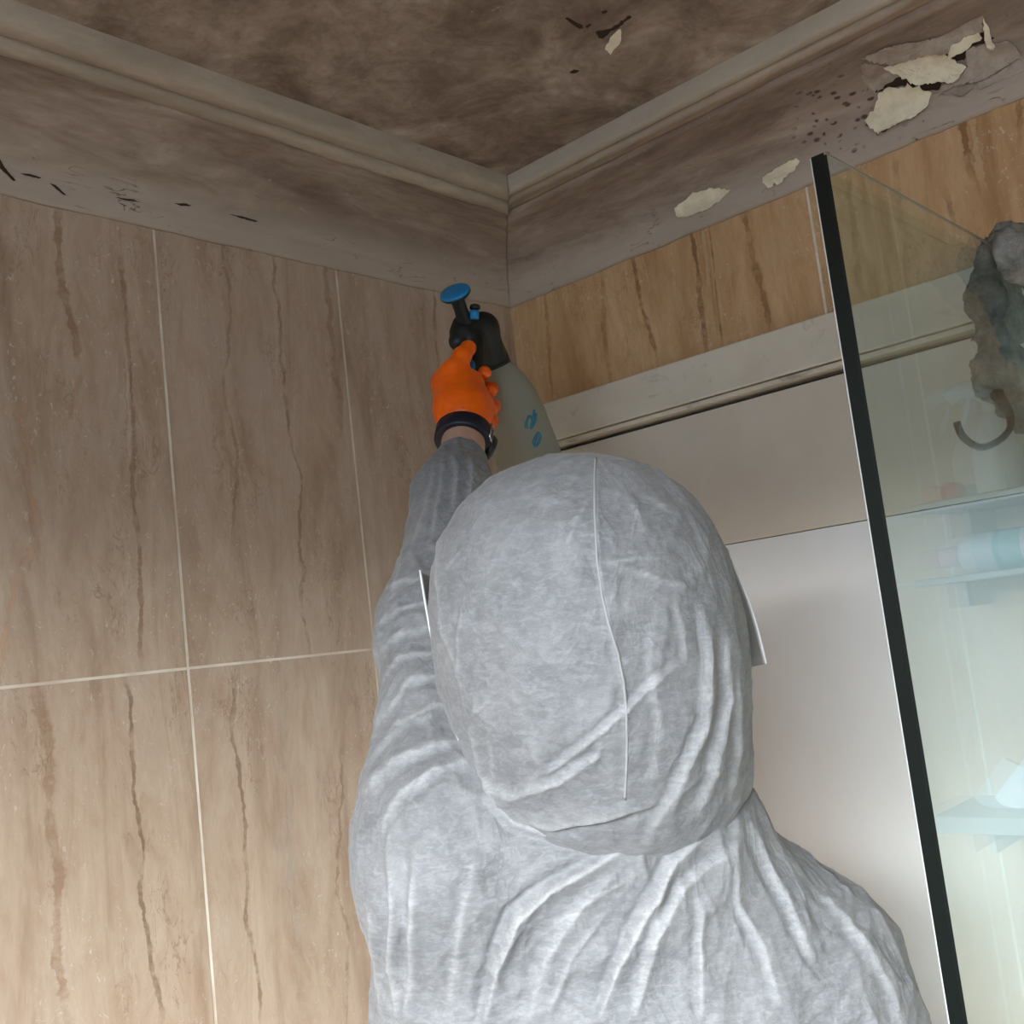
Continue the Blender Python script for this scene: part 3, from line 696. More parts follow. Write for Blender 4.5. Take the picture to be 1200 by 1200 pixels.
# face opening: the hood is a shell open to the front
q = (V - np.array(HEADC)); fr = q @ np.array(list(FW)); ri = q @ np.array(list(PR)); up = q[:, 2]
N = normals(V, F); X = to_px(V); view = V - np.array(CAM); view /= np.linalg.norm(view, axis=1, keepdims=True); vis = ((N * view).sum(1) < .25)
V = crumple(V, N, .0020, 11, 9.3, vis, (1, 1, .7)); V = crumple(V, N, .0014, 28, 1.1, vis, (1, 1, .7))
HF = [
    ([(698, 535), (698, 600), (700, 660), (712, 730), (730, 800), (735, 870), (732, 945)], .0026, 5, .7),
    ([(702, 660), (740, 668), (775, 682), (808, 690)], .0035, 5, .9), ([(704, 662), (750, 655), (790, 650)], .0022, 5, .8),
    ([(790, 700), (800, 740), (803, 780)], .002, 5, .8), ([(803, 772), (770, 795), (740, 825), (700, 860), (650, 900), (600, 925)], .0045, 6, 1.),
    ([(700, 885), (655, 915), (620, 925), (598, 932), (570, 912)], .007, 8, 1.), ([(705, 865), (700, 885), (690, 895)], .003, 5, .8),
    ([(550, 850), (565, 905), (590, 935), (600, 940)], .006, 7, .8),
    ([(567, 920), (600, 955), (650, 968), (720, 955), (780, 940)], .006, 9, .9),
    ([(545, 690), (540, 740), (538, 790), (548, 840)], .003, 5, .7), ([(515, 620), (512, 680), (522, 740), (540, 800)], .004, 6, .9),
    ([(552, 840), (575, 820)], .0025, 4, .8), ([(560, 835), (560, 810)], .002, 4, .8), ([(558, 848), (600, 860)], .002, 4, .8),
    ([(820, 700), (830, 760), (825, 850), (790, 930), (755, 990)], .006, 9, .9), ([(850, 740), (852, 820), (835, 900), (815, 960)], .006, 9, .8),
    ([(770, 700), (760, 780), (775, 860), (760, 930)], .002, 9, .6), ([(860, 790), (862, 870), (855, 945)], .004, 7, .7),
    ([(672, 620), (664, 640)], .0015, 4, .8), ([(690, 590), (670, 615)], .0012, 4, .6), ([(740, 590), (750, 610)], .0015, 4, .8), ([(750, 575), (790, 600)], .0012, 5, .6),
    ([(545, 640), (520, 670)], .0015, 4, .7), ([(620, 870), (635, 900)], .002, 7, .7), ([(575, 870), (580, 915)], .0025, 6, .8), ([(560, 770), (600, 750)], .001, 4, .6),
]
PLY = np.zeros(len(V))
for pts, h_, w_, vl in HF: fold(V, N, X, vis, pts, h_ * .8, w_, vl)
# cut the face opening and give the cloth a thickness
bm = bmesh.new(); bm.from_mesh(with_ply(mesh_np('hood', V, F)))
kill = []
for v in bm.verts:
    p = v.co - HEADC; a, r_, u_ = p.dot(FW), p.dot(PR), p.z
    if a > .03 and (r_ / .075) ** 2 + ((u_ + .01) / .085) ** 2 < 1: kill.append(v)
bmesh.ops.delete(bm, geom=kill, context='VERTS')
me = bpy.data.meshes.new('hood'); bm.to_mesh(me); bm.free()
hoodo = link('hood', me, M_SUIT, coverall, True)
md = hoodo.modifiers.new('thickness', 'SOLIDIFY'); md.thickness = .0012; md.offset = -1
me_w = bpy.data.meshes.new('w'); me_w = me.copy(); me_w.transform(Matrix.Translation(root_pos(coverall)))
bmw = bmesh.new(); bmw.from_mesh(me_w); HB = BVHTree.FromBMesh(bmw); bmw.free(); bpy.data.meshes.remove(me_w)
def seam_on(bvh, pts, r, name, parent, mat=M_SUIT, off=.0006):
    out = []
    for i in range(len(pts) - 1):
        for k in range(10):
            s = k / 10; x = pts[i][0] * (1 - s) + pts[i + 1][0] * s; y = pts[i][1] * (1 - s) + pts[i + 1][1] * s
            h = bvh.ray_cast(CAM, ray(x, y))
            if h[0] is not None: out.append(h[0] + h[1] * (off if h[1].dot(ray(x, y)) < 0 else -off))
    bm = bmesh.new(); add_tube(bm, out, r, 8); return bmo(name, bm, mat, parent, True)
seam_on(HB, [(698, 537), (697, 560), (697, 600), (700, 660), (706, 700), (713, 730), (724, 765), (731, 800), (734, 830), (735, 870), (734, 905), (732, 940)], .0010, 'centre_seam', coverall, plain('doubled_white_seam', (.34, .34, .34), .6), .0001)

# the body inside: head with a face, neck, arms, torso and legs in one surface
body = [
    ('e', .02, P_(HEADC + FW * .008), (.074, .094, .106), AX), ('e', .03, P_(HEADC + FW * .035 - U * .055), (.056, .062, .062), AX),
    ('c', .012, P_(HEADC + FW * .098 + U * .012), P_(HEADC + FW * .118 - U * .025), .008, .013),
    ('e', .01, P_(HEADC + FW * .090 - U * .058), (.024, .014, .009), AX), ('e', .006, P_(HEADC - PR * .077 - U * .005), (.010, .020, .032), AX), ('e', .006, P_(HEADC + PR * .077 - U * .005), (.010, .020, .032), AX),
    ('e', -1, P_(HEADC + FW * .104 - PR * .032 + U * .012), (.015, .012, .009), AX), ('e', -1, P_(HEADC + FW * .104 + PR * .032 + U * .012), (.015, .012, .009), AX),
    ('c', .04, P_(HEADC - U * .08), P_(CH + U * .08), .056, .062),
    ('e', .05, P_(CH + U * .0), (.150, .092, .12), AX), ('e', .08, P_(CH - U * .22), (.140, .092, .22), AX), ('e', .08, P_(pel), (.145, .105, .13), AX),
    ('c', .05, P_(CH + U * .05), P_(SHL), .06, .05), ('c', .05, P_(CH + U * .05), P_(SHR), .06, .045),
    ('c', .03, P_(SHL), P_(ELB), .050, .038), ('c', .02, P_(ELB), P_(WR), .038, .0245), ('c', .01, P_(WR), P_(at(540, 478, 1.30)), .0245, .018),
    ('c', .03, P_(SHR), P_(ELR), .046, .038), ('c', .02, P_(ELR), P_(WRR), .038, .025), ('c', .01, P_(WRR), P_(WRR + (WRR - ELR).normalized() * .04), .025, .018),
    ('c', .05, P_(hipL), P_(kL), .075, .052), ('c', .03, P_(kL), P_(aL), .052, .036), ('c', .02, P_(hipR), P_(kR), .075, .052), ('c', .03, P_(kR), P_(aR), .052, .036),
]
V, F = nets(lambda P: field(body, P), lo, hi, .008); V = relax(V, F, 2)
link('body', mesh_np('body', V, F), M_SKIN, person, True)
M_EYE = plain('eye_white', (.8, .79, .76), .2); M_HAIR = plain('dark_hair', (.05, .035, .025), .6)
for s in (-1, 1):
    bm = bmesh.new(); bmesh.ops.create_uvsphere(bm, u_segments=16, v_segments=10, radius=.0115, matrix=Matrix.Translation(HEADC + FW * .088 + PR * .032 * s + U * .012)); bmo('eye', bm, M_EYE, person, True)
hr = [('e', .01, P_(HEADC + U * .012 - FW * .004), (.080, .098, .104), AX), ('e', -1, P_(HEADC + FW * .10 - U * .045), (.11, .085, .11), AX)]
V, F = nets(lambda P: field(hr, P), hl, hh, .007); V = relax(V, F, 2); link('hair', mesh_np('hair', V, F), M_HAIR, person, True)

# clear visor wrapping the front, its ends standing proud of the hood on both sides
t = NT('clear_visor_plastic'); t.t.nodes.remove(t.b)
tr = t.n('BsdfTransparent'); tr.inputs[0].default_value = (.86, .88, .86, 1); gl = t.n('BsdfGlossy'); gl.inputs['Roughness'].default_value = .12; gl.inputs[0].default_value = (.9, .9, .9, 1)
df = t.n('BsdfDiffuse'); df.inputs[0].default_value = (.66, .65, .62, 1); 
m1 = t.n('MixShader'); m1.inputs[0].default_value = .6; t.t.links.new(tr.outputs[0], m1.inputs[1]); t.t.links.new(df.outputs[0], m1.inputs[2])
m2 = t.n('MixShader'); m2.inputs[0].default_value = .07; t.t.links.new(m1.outputs[0], m2.inputs[1]); t.t.links.new(gl.outputs[0], m2.inputs[2]); t.t.links.new(m2.outputs[0], t.out.inputs[0]); M_VIS = t.m
vs = []; fs = []; na, nh = 60, 12
for i in range(na + 1):
    th = math.radians(-97 + 190 * i / na)
    for j in range(nh + 1):
        g = j / nh; e = abs(i / na - .5) * 2
        rr = .124 + .003 * math.sin(g * PI)
        vs.append(HEADC + PR * (math.sin(th) * rr + .003) + FW * (math.cos(th) * (rr + .012) + .0) + U * ((.055 - .135 * g) * (1 - i / na) + (.036 - .086 * g) * i / na) + PR * (.016 * (g - .3) - .0005))
for i in range(na):
    for j in range(nh):
        a = i * (nh + 1) + j; fs.append((a, a + 1, a + nh + 2, a + nh + 1))
vz = pydata('face_visor', vs, fs, M_VIS, person, True); md = vz.modifiers.new('s', 'SOLIDIFY'); md.thickness = .0012
edge = [v for v in vs[-(nh + 1):]]
for e_ in (edge, vs[:nh + 1]):
    bm = bmesh.new(); add_tube(bm, e_, .0008, 6); bmo('visor_rim', bm, M_PVC, vz, True)

# gloves: palm, thumb and four fingers
G = lambda x, y, d: tuple(at(x, y, d))
glove = [
    ('c', .01, G(549, 503, 1.280), G(541, 480, 1.300), .0235, .027),
    ('c', .02, G(539, 480, 1.300), G(526, 448, 1.322), .0265, .0200), ('c', .02, G(542, 480, 1.305), G(548, 452, 1.325), .028, .021),
    ('c', .015, G(550, 485, 1.305), G(563, 478, 1.325), .023, .018), ('c', .015, G(520, 452, 1.33), G(530, 478, 1.325), .0125, .013),
    # thumb
    ('c', .014, G(534, 458, 1.312), G(532, 434, 1.312), .017, .0135), ('c', .006, G(532, 434, 1.312), G(541, 418, 1.320), .0125, .0115), ('c', .004, G(541, 418, 1.320), G(549, 408, 1.330), .0115, .0100),
    # index, middle, ring, little: round the far side of the grip, tips coming back on the right
    ('c', .006, G(519, 447, 1.335), G(536, 441, 1.375), .0115, .0105), ('c', .004, G(536, 441, 1.375), G(566, 437, 1.380), .0100, .0095), ('c', .003, G(566, 437, 1.380), G(568, 437, 1.352), .0093, .0085),
    ('c', .006, G(521, 460, 1.335), G(545, 460, 1.385), .0115, .0105), ('c', .004, G(545, 460, 1.385), G(575, 456, 1.385), .0100, .0095), ('c', .003, G(575, 456, 1.385), G(575, 458, 1.352), .0093, .0085),
    ('c', .006, G(525, 473, 1.335), G(552, 478, 1.380), .0110, .0100), ('c', .004, G(552, 478, 1.380), G(578, 476, 1.378), .0098, .0092), ('c', .003, G(578, 476, 1.378), G(577, 479, 1.345), .0090, .0082),
    ('c', .006, G(531, 486, 1.325), G(556, 495, 1.365), .0100, .0090), ('c', .004, G(556, 495, 1.365), G(577, 493, 1.362), .0088, .0080), ('c', .003, G(577, 493, 1.362), G(574, 497, 1.335), .0078, .0072),
]
gp = at(545, 460, 1.33)
V, F = nets(lambda P: field(glove, P), [gp[k] - .11 for k in range(3)], [gp[k] + .11 for k in range(3)], .0022)
V = relax(V, F, 1); N = normals(V, F); X = to_px(V); vis = (N @ np.array(list(BK))) > -.2
V = crumple(V, N, .0006, 45, 2.2)
PLY = np.zeros(len(V))
for pts, h_, w_, vl in [([(525, 485), (540, 480), (558, 482), (572, 488)], .0016, 1.8, .8), ([(524, 492), (545, 488), (570, 497)], .0014, 1.6, .8), ([(535, 476), (556, 474)], .0008, 1.6, .6), ([(536, 432), (533, 446)], .0006, 2, .5)]: fold(V, N, X, vis, pts, h_, w_, vl)
link('glove', mesh_np('glove', V, F), M_ORANGE, person, True)
# right glove, hanging forward and relaxed
hd = (WRR - ELR).normalized(); sd = PR; dn = hd.cross(sd).normalized()
def HG(a, b, c=0): return tuple(WRR + hd * a + sd * b + dn * c)
g2 = [('c', .01, HG(.0, 0), HG(.04, 0), .032, .033), ('c', .02, HG(.04, -.012), HG(.09, -.026), .026, .014), ('c', .02, HG(.04, .012), HG(.09, .026), .026, .013),
      ('c', .012, HG(.03, -.02), HG(.065, -.048, .008), .016, .012), ('c', .004, HG(.065, -.048, .008), HG(.095, -.05, .022), .0115, .0095)]
for b, L in ((-.028, .062), (-.009, .07), (.010, .066), (.028, .052)):
    g2 += [('c', .006, HG(.09, b), HG(.09 + L * .5, b * 1.05, .010), .0112, .0100), ('c', .003, HG(.09 + L * .5, b * 1.05, .010), HG(.09 + L * .85, b * 1.05, .034), .0098, .0082)]
V, F = nets(lambda P: field(g2, P), [WRR[k] - .2 for k in range(3)], [WRR[k] + .2 for k in range(3)], .0035); link('glove', mesh_np('glove', V, F), M_ORANGE, person, True)
# boots
M_BOOT = plain('black_rubber', (.03, .03, .03), .5)
for a in (aL, aR):
    bt = [('c', .03, P_(a + U * .03), (a.x, a.y, .06), .058, .05), ('c', .05, P_(Vector((a.x, a.y, .05)) - FW * .03), P_(Vector((a.x, a.y, .042)) + FW * .17), .048, .040)]
    V, F = nets(lambda P: field(bt, P), [a.x - .3, a.y - .3, -.02], [a.x + .3, a.y + .3, .3], .008); V[:, 2] = np.maximum(V[:, 2], .001)
    link('boot', mesh_np('boot', V, F), M_BOOT, person, True)
# watch
wa = (WR - ELB).normalized(); wc = at(543, 511, 1.27)
M_NAVY = plain('navy_watch_strap', sg(20, 24, 40), .45); M_STEEL = plain('steel', (.6, .6, .6), .25, 1.)
bm = bmesh.new(); xd = RT
add_lathe(bm, wc - wa * .011, wa, [(.0285, 0), (.0300, .0), (.0318, .002), (.0318, .020), (.0300, .022), (.0285, .022)], 56, (1.06, .96), xd)
watch = bmo('watch_strap', bm, M_NAVY, person, True)
bm = bmesh.new(); zz, yy = wa, None
sidev = (RT * .90 + BK * .30 - UPV * .1); sidev = (sidev - wa * sidev.dot(wa)).normalized()
tang = wa.cross(sidev)
add_tube(bm, [wc + sidev * .0335 + tang * .004 + wa * .011, wc + sidev * .0335 + tang * .004 - wa * .011, wc + sidev * .0335 - tang * .006 - wa * .011, wc + sidev * .0335 - tang * .006 + wa * .011, wc + sidev * .0335 + tang * .004 + wa * .011], .0013, 8)
bmo('buckle', bm, M_STEEL, watch, True)
bm = bmesh.new(); cdir = (RT * .95 - BK * .35 - UPV * .5); cdir = (cdir - wa * cdir.dot(wa)).normalized()
add_lathe(bm, wc + cdir * .029, cdir, [(.014, 0), (.017, .001), (.018, .004), (.0165, .0085), (.012, .0095)], 32); bmo('watch_case', bm, plain('black_watch_case', (.015, .015, .017), .3), watch, True)

# ------------------------------------------------------------------ pump sprayer in the raised hand
M_BLK = plain('black_sprayer_plastic', (.007, .009, .007), .5); M_BLUE = plain('blue_plastic', sg(24, 124, 178), .4)
t = NT('frosted_bottle_plastic'); t.set(Base_Color=sg(178, 178, 162), Roughness=.38); t.b.inputs['Transmission Weight'].default_value = .45; t.b.inputs['IOR'].default_value = 1.2
M_BOT = t.m
sax = (RT * -.33 + UPV * .80 + BK * .50).normalized()          # up the sprayer
hp = at(563, 402, 1.415)                                        # middle of the pump head
bax = (RT * -.36 + UPV * .90 + BK * .24).normalized()
sp = empty('pump_sprayer', hp - bax * .30, 'hand pump sprayer with blue plunger knob and frosted bottle held by the gloved hand', 'sprayer')
nb = at(576, 424, 1.450)
bm = bmesh.new()
add_lathe(bm, nb, -bax, [(.0005, -.004), (.017, -.004), (.019, .002), (.026, .012), (.035, .030), (.0415, .055), (.0445, .085), (.0445, .215), (.042, .226), (.036, .230), (.0005, .231)], 56)
bmo('bottle', bm, M_BOT, sp, True)
bm = bmesh.new(); add_lathe(bm, nb + bax * .030, -bax, [(.0175, 0), (.021, .003), (.0235, .012), (.0245, .026), (.0245, .038), (.022, .040)], 40)
bmo('collar', bm, M_BLK, sp, True)
# pump head: a rounded housing that swells to the grip, nozzle to the left
hs = [('c', .01, G(545, 388, 1.395), G(566, 384, 1.41), .0185, .019), ('c', .012, G(566, 386, 1.41), G(576, 416, 1.435), .019, .0195), ('c', .01, G(541, 394, 1.385), G(537, 400, 1.38), .0155, .0125),
      ('c', .006, G(556, 400, 1.385), G(560, 470, 1.352), .0125, .0105), ('c', .004, G(540, 378, 1.39), G(547, 382, 1.39), .010, .012)]
V, F = nets(lambda P: field(hs, P), [hp[k] - .13 for k in range(3)], [hp[k] + .09 for k in range(3)], .0024); V = relax(V, F, 1); link('pump_head', mesh_np('pump_head', V, F), M_BLK, sp, True)
kb = at(534, 345, 1.355); ks = at(547, 384, 1.39)
kax = (RT * -.30 + UPV * .74 + BK * .60).normalized()
bm = bmesh.new(); sx_ = (kb - ks)
add_lathe(bm, ks, sx_, [(.0115, 0), (.0098, .012), (.0085, .028), (.0088, sx_.length * .8), (.0125, sx_.length)], 28); bmo('plunger_shaft', bm, M_BLK, sp, True)
bm = bmesh.new(); add_lathe(bm, kb - kax * .004, kax, [(.011, 0), (.0175, .001), (.0200, .004), (.0200, .0052)], 40); bmo('plunger_rim', bm, M_BLK, sp, True)
bm = bmesh.new(); add_lathe(bm, kb + kax * .0012, kax, [(.0197, 0), (.0198, .0026), (.0180, .0042), (.0120, .0050), (.0005, .0052)], 40); bmo('plunger_knob', bm, M_BLUE, sp, True)
bm = bmesh.new(); add_lathe(bm, at(556, 374, 1.375), UPV * 1. + RT * .0 , [(.006, 0), (.0062, .010), (.005, .0115)], 20); bmo('lock_button', bm, M_BLUE, sp, True)
bm = bmesh.new(); add_lathe(bm, at(556.5, 362.5, 1.379), UPV, [(.0055, 0), (.0072, .001), (.0066, .005), (.004, .0065)], 20); bmo('valve_cap', bm, M_BLK, sp, True)
bm = bmesh.new(); add_tube(bm, smooth_path([at(553, 420, 1.372), at(554, 428, 1.362), at(556, 436, 1.36)]), .0045, 10); bmo('trigger', bm, M_BLUE, sp, True)
# blue print on the bottle
M_INK = plain('blue_print', sg(52, 128, 150), .5)
def ink(pts, r):
    out = []
    for p in smooth_path([Vector((x, y, 0)) for x, y in pts], 5):
        rr = ray(p.x, p.y); o = CAM; # nearest hit with the bottle cylinder
        d = rr; a = -bax; w_ = o - nb; dd = d - a * d.dot(a); ww = w_ - a * w_.dot(a)
        A, B, C = dd.dot(dd), 2 * dd.dot(ww), ww.dot(ww) - .0448 ** 2; D = B * B - 4 * A * C
        if D > 0: out.append(o + d * ((-B - math.sqrt(D)) / (2 * A)))
    if len(out) > 2:
        bm = bmesh.new(); add_tube(bm, out, r, 6); bmo('print_mark', bm, M_INK, sp, True)
ink([(616, 500), (620, 488), (624, 492), (622, 502), (627, 494), (628, 484)], .0018)
ink([(616, 494), (617, 502)], .0022); ink([(626, 480), (625, 490)], .0016)
ink([(626, 518), (630, 508), (633, 511), (631, 519), (627, 523), (625, 516)], .0020)

# ------------------------------------------------------------------ glass screen
GY, GX, GT = -.930, -.740, ZC + .300; TH = .006
t = NT('shower_glass'); t.t.nodes.remove(t.b)
tr = t.n('BsdfTransparent'); tr.inputs[0].default_value = (.85, .94, .945, 1); gl = t.n('BsdfGlossy'); gl.inputs['Roughness'].default_value = .01; gl.inputs[0].default_value = (.95, 1, .98, 1)
fz = t.n('Fresnel'); bf = t.n('NewGeometry'); t.put(fz.inputs[0], t.rng(bf.outputs['Backfacing'], 0, 1, 1.5, 1 / 1.5)); m2 = t.n('MixShader'); t.t.links.new(fz.outputs[0], m2.inputs[0])
t.t.links.new(tr.outputs[0], m2.inputs[1]); t.t.links.new(gl.outputs[0], m2.inputs[2]); t.t.links.new(m2.outputs[0], t.out.inputs[0]); M_GLASS = t.m
M_EDGE = plain('dark_green_glass_edge', (.002, .005, .004), .3); M_CHAM = plain('glass_bevel_highlight', (.85, .9, .9), .12)  # near-white bevel colour stands in for the chamfer's highlight
M_TOPE = plain('polished_glass_top', (.30, .27, .20), .15)
gs = empty('glass_screen', (-.37, GY, 0), 'frameless clear green glass shower screen right of the person', 'shower screen')
ch = .0016
bm = bmesh.new(); add_box(bm, (GX + ch, GY - TH, .02), (0, GY + TH, GT - ch)); 
for f in list(bm.faces):
    if abs(f.normal.y) < .5: bm.faces.remove(f)
bmo('glass_pane', bm, M_GLASS, gs)
def strip(name, A, B, mat):   # quad between two edges with 1 mm of body
    return pydata(name, A + B, [(0, 1, 3, 2)], mat, gs)
bm = bmesh.new(); add_box(bm, (GX, GY - TH + ch, .02), (GX + .0012, GY + TH - ch, GT)); bmo('vertical_edge', bm, M_EDGE, gs)
for s, nme in ((1, 'edge_bevel'), (-1, 'edge_bevel')):
    vs = [(GX, GY + s * (TH - ch), .02), (GX, GY + s * (TH - ch), GT), (GX + ch, GY + s * TH, GT), (GX + ch, GY + s * TH, .02), (GX + ch + .0006, GY + s * (TH - ch), .02), (GX + ch + .0006, GY + s * (TH - ch), GT)]
    pydata('edge_bevel', vs, [(0, 1, 2, 3), (3, 2, 5, 4), (0, 4, 5, 1), (0, 3, 4), (1, 5, 2)], M_CHAM if s > 0 else M_EDGE, gs)
bm = bmesh.new(); add_box(bm, (GX, GY - TH, GT - ch), (0, GY - TH + .0012, GT)); bmo('top_edge', bm, M_TOPE, gs)
bm = bmesh.new(); add_box(bm, (-.02, GY - .012, .02), (0, GY + .012, GT)); bmo('wall_channel', bm, M_STEEL, gs)

# ------------------------------------------------------------------ grey cloth over the glass edge, and its hook
GD = lambda x, y: None
def gpt(x, y, yoff):                       # point of the plane y = GY + yoff seen at x, y
    r = ray(x, y); s = (GY + yoff - CAM.y) / r.y; return CAM + r * s
c = gpt
cl = [
    ('c', .01, P_(c(1166, 300, .026)), P_(c(1166, 318, .028)), .014, .014), ('c', .012, P_(c(1166, 322, .028)), P_(c(1162, 345, .030)), .014, .019),
    ('c', .014, P_(c(1162, 345, .030)), P_(c(1168, 400, .030)), .019, .017), ('c', .012, P_(c(1178, 345, .028)), P_(c(1180, 390, .028)), .013, .014),
    ('c', .012, P_(c(1166, 405, .030)), P_(c(1170, 440, .032)), .016, .021), ('c', .014, P_(c(1172, 440, .030)), P_(c(1186, 470, .030)), .019, .013),
    ('c', .01, P_(c(1184, 440, .030)), P_(c(1196, 500, .028)), .014, .009), ('c', .006, P_(c(1150, 362, .030)), P_(c(1135, 360, .030)), .006, .0055),
    ('c', .003, P_(c(1150, 388, .030)), P_(c(1140, 397, .030)), .004, .0025), ('c', .006, P_(c(1188, 362, .026)), P_(c(1200, 360, .026)), .008, .009),
    ('c', .006, P_(c(1185, 415, .026)), P_(c(1200, 420, .026)), .008, .007),
    # over the top and down the near face, going right
    ('c', .014, P_(c(1168, 294, .020)), P_(c(1182, 286, .0) + U * .004), .013, .012), ('c', .012, P_(c(1182, 284, .0) + U * .004), P_(c(1190, 296, -.022)), .013, .015),
    ('c', .014, P_(c(1188, 292, -.020)), P_(c(1220, 300, -.022)), .017, .020), ('c', .014, P_(c(1195, 312, -.020)), P_(c(1230, 330, -.022)), .012, .018),
    ('c', .012, P_(c(1215, 300, -.022)), P_(c(1240, 400, -.022)), .018, .014),
]
slabc = np.array(list(AX[0]))
def cloth_f(P):
    d = field(cl, P); g = np.maximum(np.abs(P[..., 1] - GY) - TH - .0006, P[..., 2] - GT - .0006)
    return np.maximum(d, -g)
cc = c(1185, 390, 0)
V, F = nets(cloth_f, [cc.x - .13, cc.y - .09, cc.z - .17], [cc.x + .16, cc.y + .09, cc.z + .17], .0028)
N = normals(V, F); X = to_px(V); V0 = V.copy()
V = crumple(V, N, .0052, 30, 3.1, None, (1, 1, .6)); V = crumple(V, N, .0022, 80, 5.1)
al = np.ones(len(V), bool); PLY = np.zeros(len(V))
for pts, h_, w_, vl in [([(1150, 432), (1165, 442), (1190, 440)], .0022, 2.2, 1.), ([(1149, 440), (1166, 452), (1192, 450)], .0022, 2.2, 1.), ([(1153, 448), (1170, 460), (1190, 458)], .002, 2.2, 1.),
                        ([(1165, 335), (1158, 350), (1150, 352)], .003, 3, 1.), ([(1175, 355), (1160, 380), (1152, 400)], .002, 3, 1.), ([(1183, 352), (1178, 380), (1186, 398)], .003, 3, 1.),
                        ([(1178, 290), (1190, 305), (1200, 300)], .002, 3, 1.)]: fold(V, N, X, al, pts, h_, w_, vl)
inb = (np.abs(V[:, 1] - GY) < TH + .0004) & (V[:, 2] < GT); V[inb] = V0[inb]
sgn = V0[:, 1] > GY; low = V[:, 2] < GT
V[low & sgn, 1] = np.maximum(V[low & sgn, 1], GY + TH + .0004); V[low & ~sgn, 1] = np.minimum(V[low & ~sgn, 1], GY - TH - .0004)
t = NT('grey_cloth'); n1 = t.noise(t.coord(), 55, 5, .6); n2 = t.noise(t.coord(), 500, 3)
t.set(Base_Color=t.mix(t.rng(n1, .35, .65), sg(150, 143, 132), sg(98, 93, 84)), Roughness=.85); t.bump(t.m_('ADD', n1, t.m_('MULTIPLY', n2, .3)), .8, .004); M_CLOTH = t.m
tag(link('cloth', mesh_np('cloth', V, F), M_CLOTH, None, True), 'crumpled grey cloth draped over the top edge of the glass screen', 'cloth')
bm = bmesh.new(); hk = [(1168, 462), (1176, 474), (1183, 486), (1184, 500), (1176, 512), (1162, 521), (1148, 524), (1134, 517), (1126, 508), (1121, 495)]
pth = smooth_path([c(x, y, .024) for x, y in hk], 5)
rad = [.0062 - .0032 * min(1, i / 15) for i in range(len(pth))]; rad[-1] = .0030
add_tube(bm, pth, rad, 12, flat=(0, 1, 0)) if False else add_tube(bm, pth, rad, 12)
tag(bmo('hook', bm, plain('dark_green_hook', sg(16, 22, 20), .5), None, True), 'dark curved plastic hook hanging below the grey cloth behind the glass', 'hook')

# ------------------------------------------------------------------ toiletries on the wall shelves, seen mirrored in the glass
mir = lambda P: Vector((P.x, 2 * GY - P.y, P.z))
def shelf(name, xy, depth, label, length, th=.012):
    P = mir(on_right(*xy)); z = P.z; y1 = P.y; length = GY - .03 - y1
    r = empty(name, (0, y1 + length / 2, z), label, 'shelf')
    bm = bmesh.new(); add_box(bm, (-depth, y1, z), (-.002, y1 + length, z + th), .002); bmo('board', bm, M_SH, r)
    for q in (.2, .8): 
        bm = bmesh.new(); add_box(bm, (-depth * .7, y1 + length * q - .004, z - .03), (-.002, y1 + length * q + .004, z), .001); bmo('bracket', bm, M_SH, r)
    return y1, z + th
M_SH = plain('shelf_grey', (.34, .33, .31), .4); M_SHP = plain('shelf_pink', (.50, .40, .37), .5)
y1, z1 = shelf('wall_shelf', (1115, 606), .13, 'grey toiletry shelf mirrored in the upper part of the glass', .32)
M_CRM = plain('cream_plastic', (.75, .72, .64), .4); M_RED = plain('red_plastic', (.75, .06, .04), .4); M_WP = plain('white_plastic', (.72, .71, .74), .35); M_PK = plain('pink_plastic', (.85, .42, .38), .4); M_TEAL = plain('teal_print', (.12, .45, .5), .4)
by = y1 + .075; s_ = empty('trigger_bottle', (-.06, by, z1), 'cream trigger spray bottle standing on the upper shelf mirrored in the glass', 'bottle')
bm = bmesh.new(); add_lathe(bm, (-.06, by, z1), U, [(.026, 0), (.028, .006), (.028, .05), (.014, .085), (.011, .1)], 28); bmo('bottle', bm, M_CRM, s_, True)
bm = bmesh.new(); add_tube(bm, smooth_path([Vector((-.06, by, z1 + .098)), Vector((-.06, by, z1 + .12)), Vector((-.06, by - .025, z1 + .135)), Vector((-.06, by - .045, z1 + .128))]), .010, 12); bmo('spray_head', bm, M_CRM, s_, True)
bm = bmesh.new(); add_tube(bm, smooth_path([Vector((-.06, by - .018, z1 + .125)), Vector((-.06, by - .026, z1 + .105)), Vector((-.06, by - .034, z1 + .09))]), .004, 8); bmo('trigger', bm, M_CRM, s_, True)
rd = empty('red_tube', (-.06, y1 + .03, z1), 'small red capped tube lying at the end of the upper shelf in the glass', 'tube')
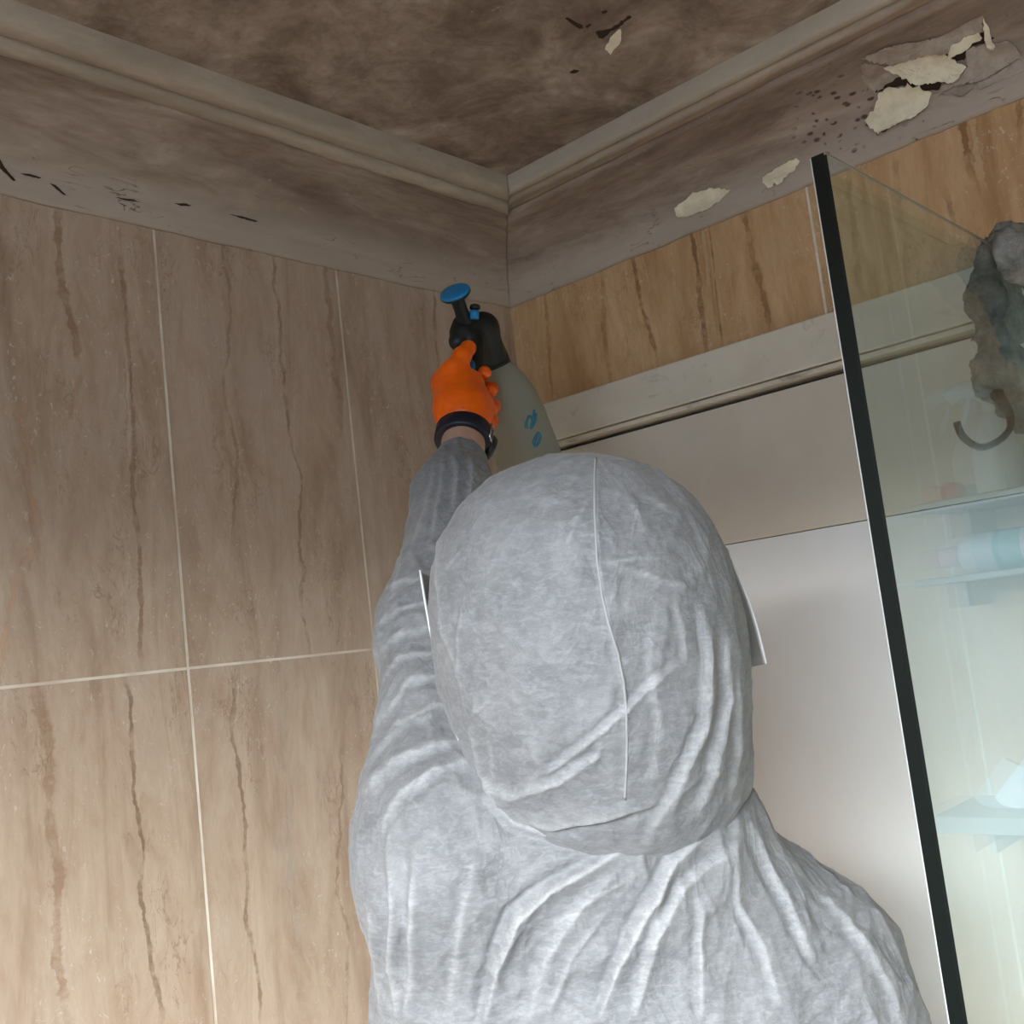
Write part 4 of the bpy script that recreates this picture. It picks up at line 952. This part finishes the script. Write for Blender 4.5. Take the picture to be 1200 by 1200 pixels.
bm = bmesh.new(); add_lathe(bm, (-.085, y1 + .02, z1 + .0125), (1, .2, 0), [(.010, 0), (.012, .003), (.012, .02), (.010, .022)], 20); bmo('cap', bm, M_RED, rd, True)
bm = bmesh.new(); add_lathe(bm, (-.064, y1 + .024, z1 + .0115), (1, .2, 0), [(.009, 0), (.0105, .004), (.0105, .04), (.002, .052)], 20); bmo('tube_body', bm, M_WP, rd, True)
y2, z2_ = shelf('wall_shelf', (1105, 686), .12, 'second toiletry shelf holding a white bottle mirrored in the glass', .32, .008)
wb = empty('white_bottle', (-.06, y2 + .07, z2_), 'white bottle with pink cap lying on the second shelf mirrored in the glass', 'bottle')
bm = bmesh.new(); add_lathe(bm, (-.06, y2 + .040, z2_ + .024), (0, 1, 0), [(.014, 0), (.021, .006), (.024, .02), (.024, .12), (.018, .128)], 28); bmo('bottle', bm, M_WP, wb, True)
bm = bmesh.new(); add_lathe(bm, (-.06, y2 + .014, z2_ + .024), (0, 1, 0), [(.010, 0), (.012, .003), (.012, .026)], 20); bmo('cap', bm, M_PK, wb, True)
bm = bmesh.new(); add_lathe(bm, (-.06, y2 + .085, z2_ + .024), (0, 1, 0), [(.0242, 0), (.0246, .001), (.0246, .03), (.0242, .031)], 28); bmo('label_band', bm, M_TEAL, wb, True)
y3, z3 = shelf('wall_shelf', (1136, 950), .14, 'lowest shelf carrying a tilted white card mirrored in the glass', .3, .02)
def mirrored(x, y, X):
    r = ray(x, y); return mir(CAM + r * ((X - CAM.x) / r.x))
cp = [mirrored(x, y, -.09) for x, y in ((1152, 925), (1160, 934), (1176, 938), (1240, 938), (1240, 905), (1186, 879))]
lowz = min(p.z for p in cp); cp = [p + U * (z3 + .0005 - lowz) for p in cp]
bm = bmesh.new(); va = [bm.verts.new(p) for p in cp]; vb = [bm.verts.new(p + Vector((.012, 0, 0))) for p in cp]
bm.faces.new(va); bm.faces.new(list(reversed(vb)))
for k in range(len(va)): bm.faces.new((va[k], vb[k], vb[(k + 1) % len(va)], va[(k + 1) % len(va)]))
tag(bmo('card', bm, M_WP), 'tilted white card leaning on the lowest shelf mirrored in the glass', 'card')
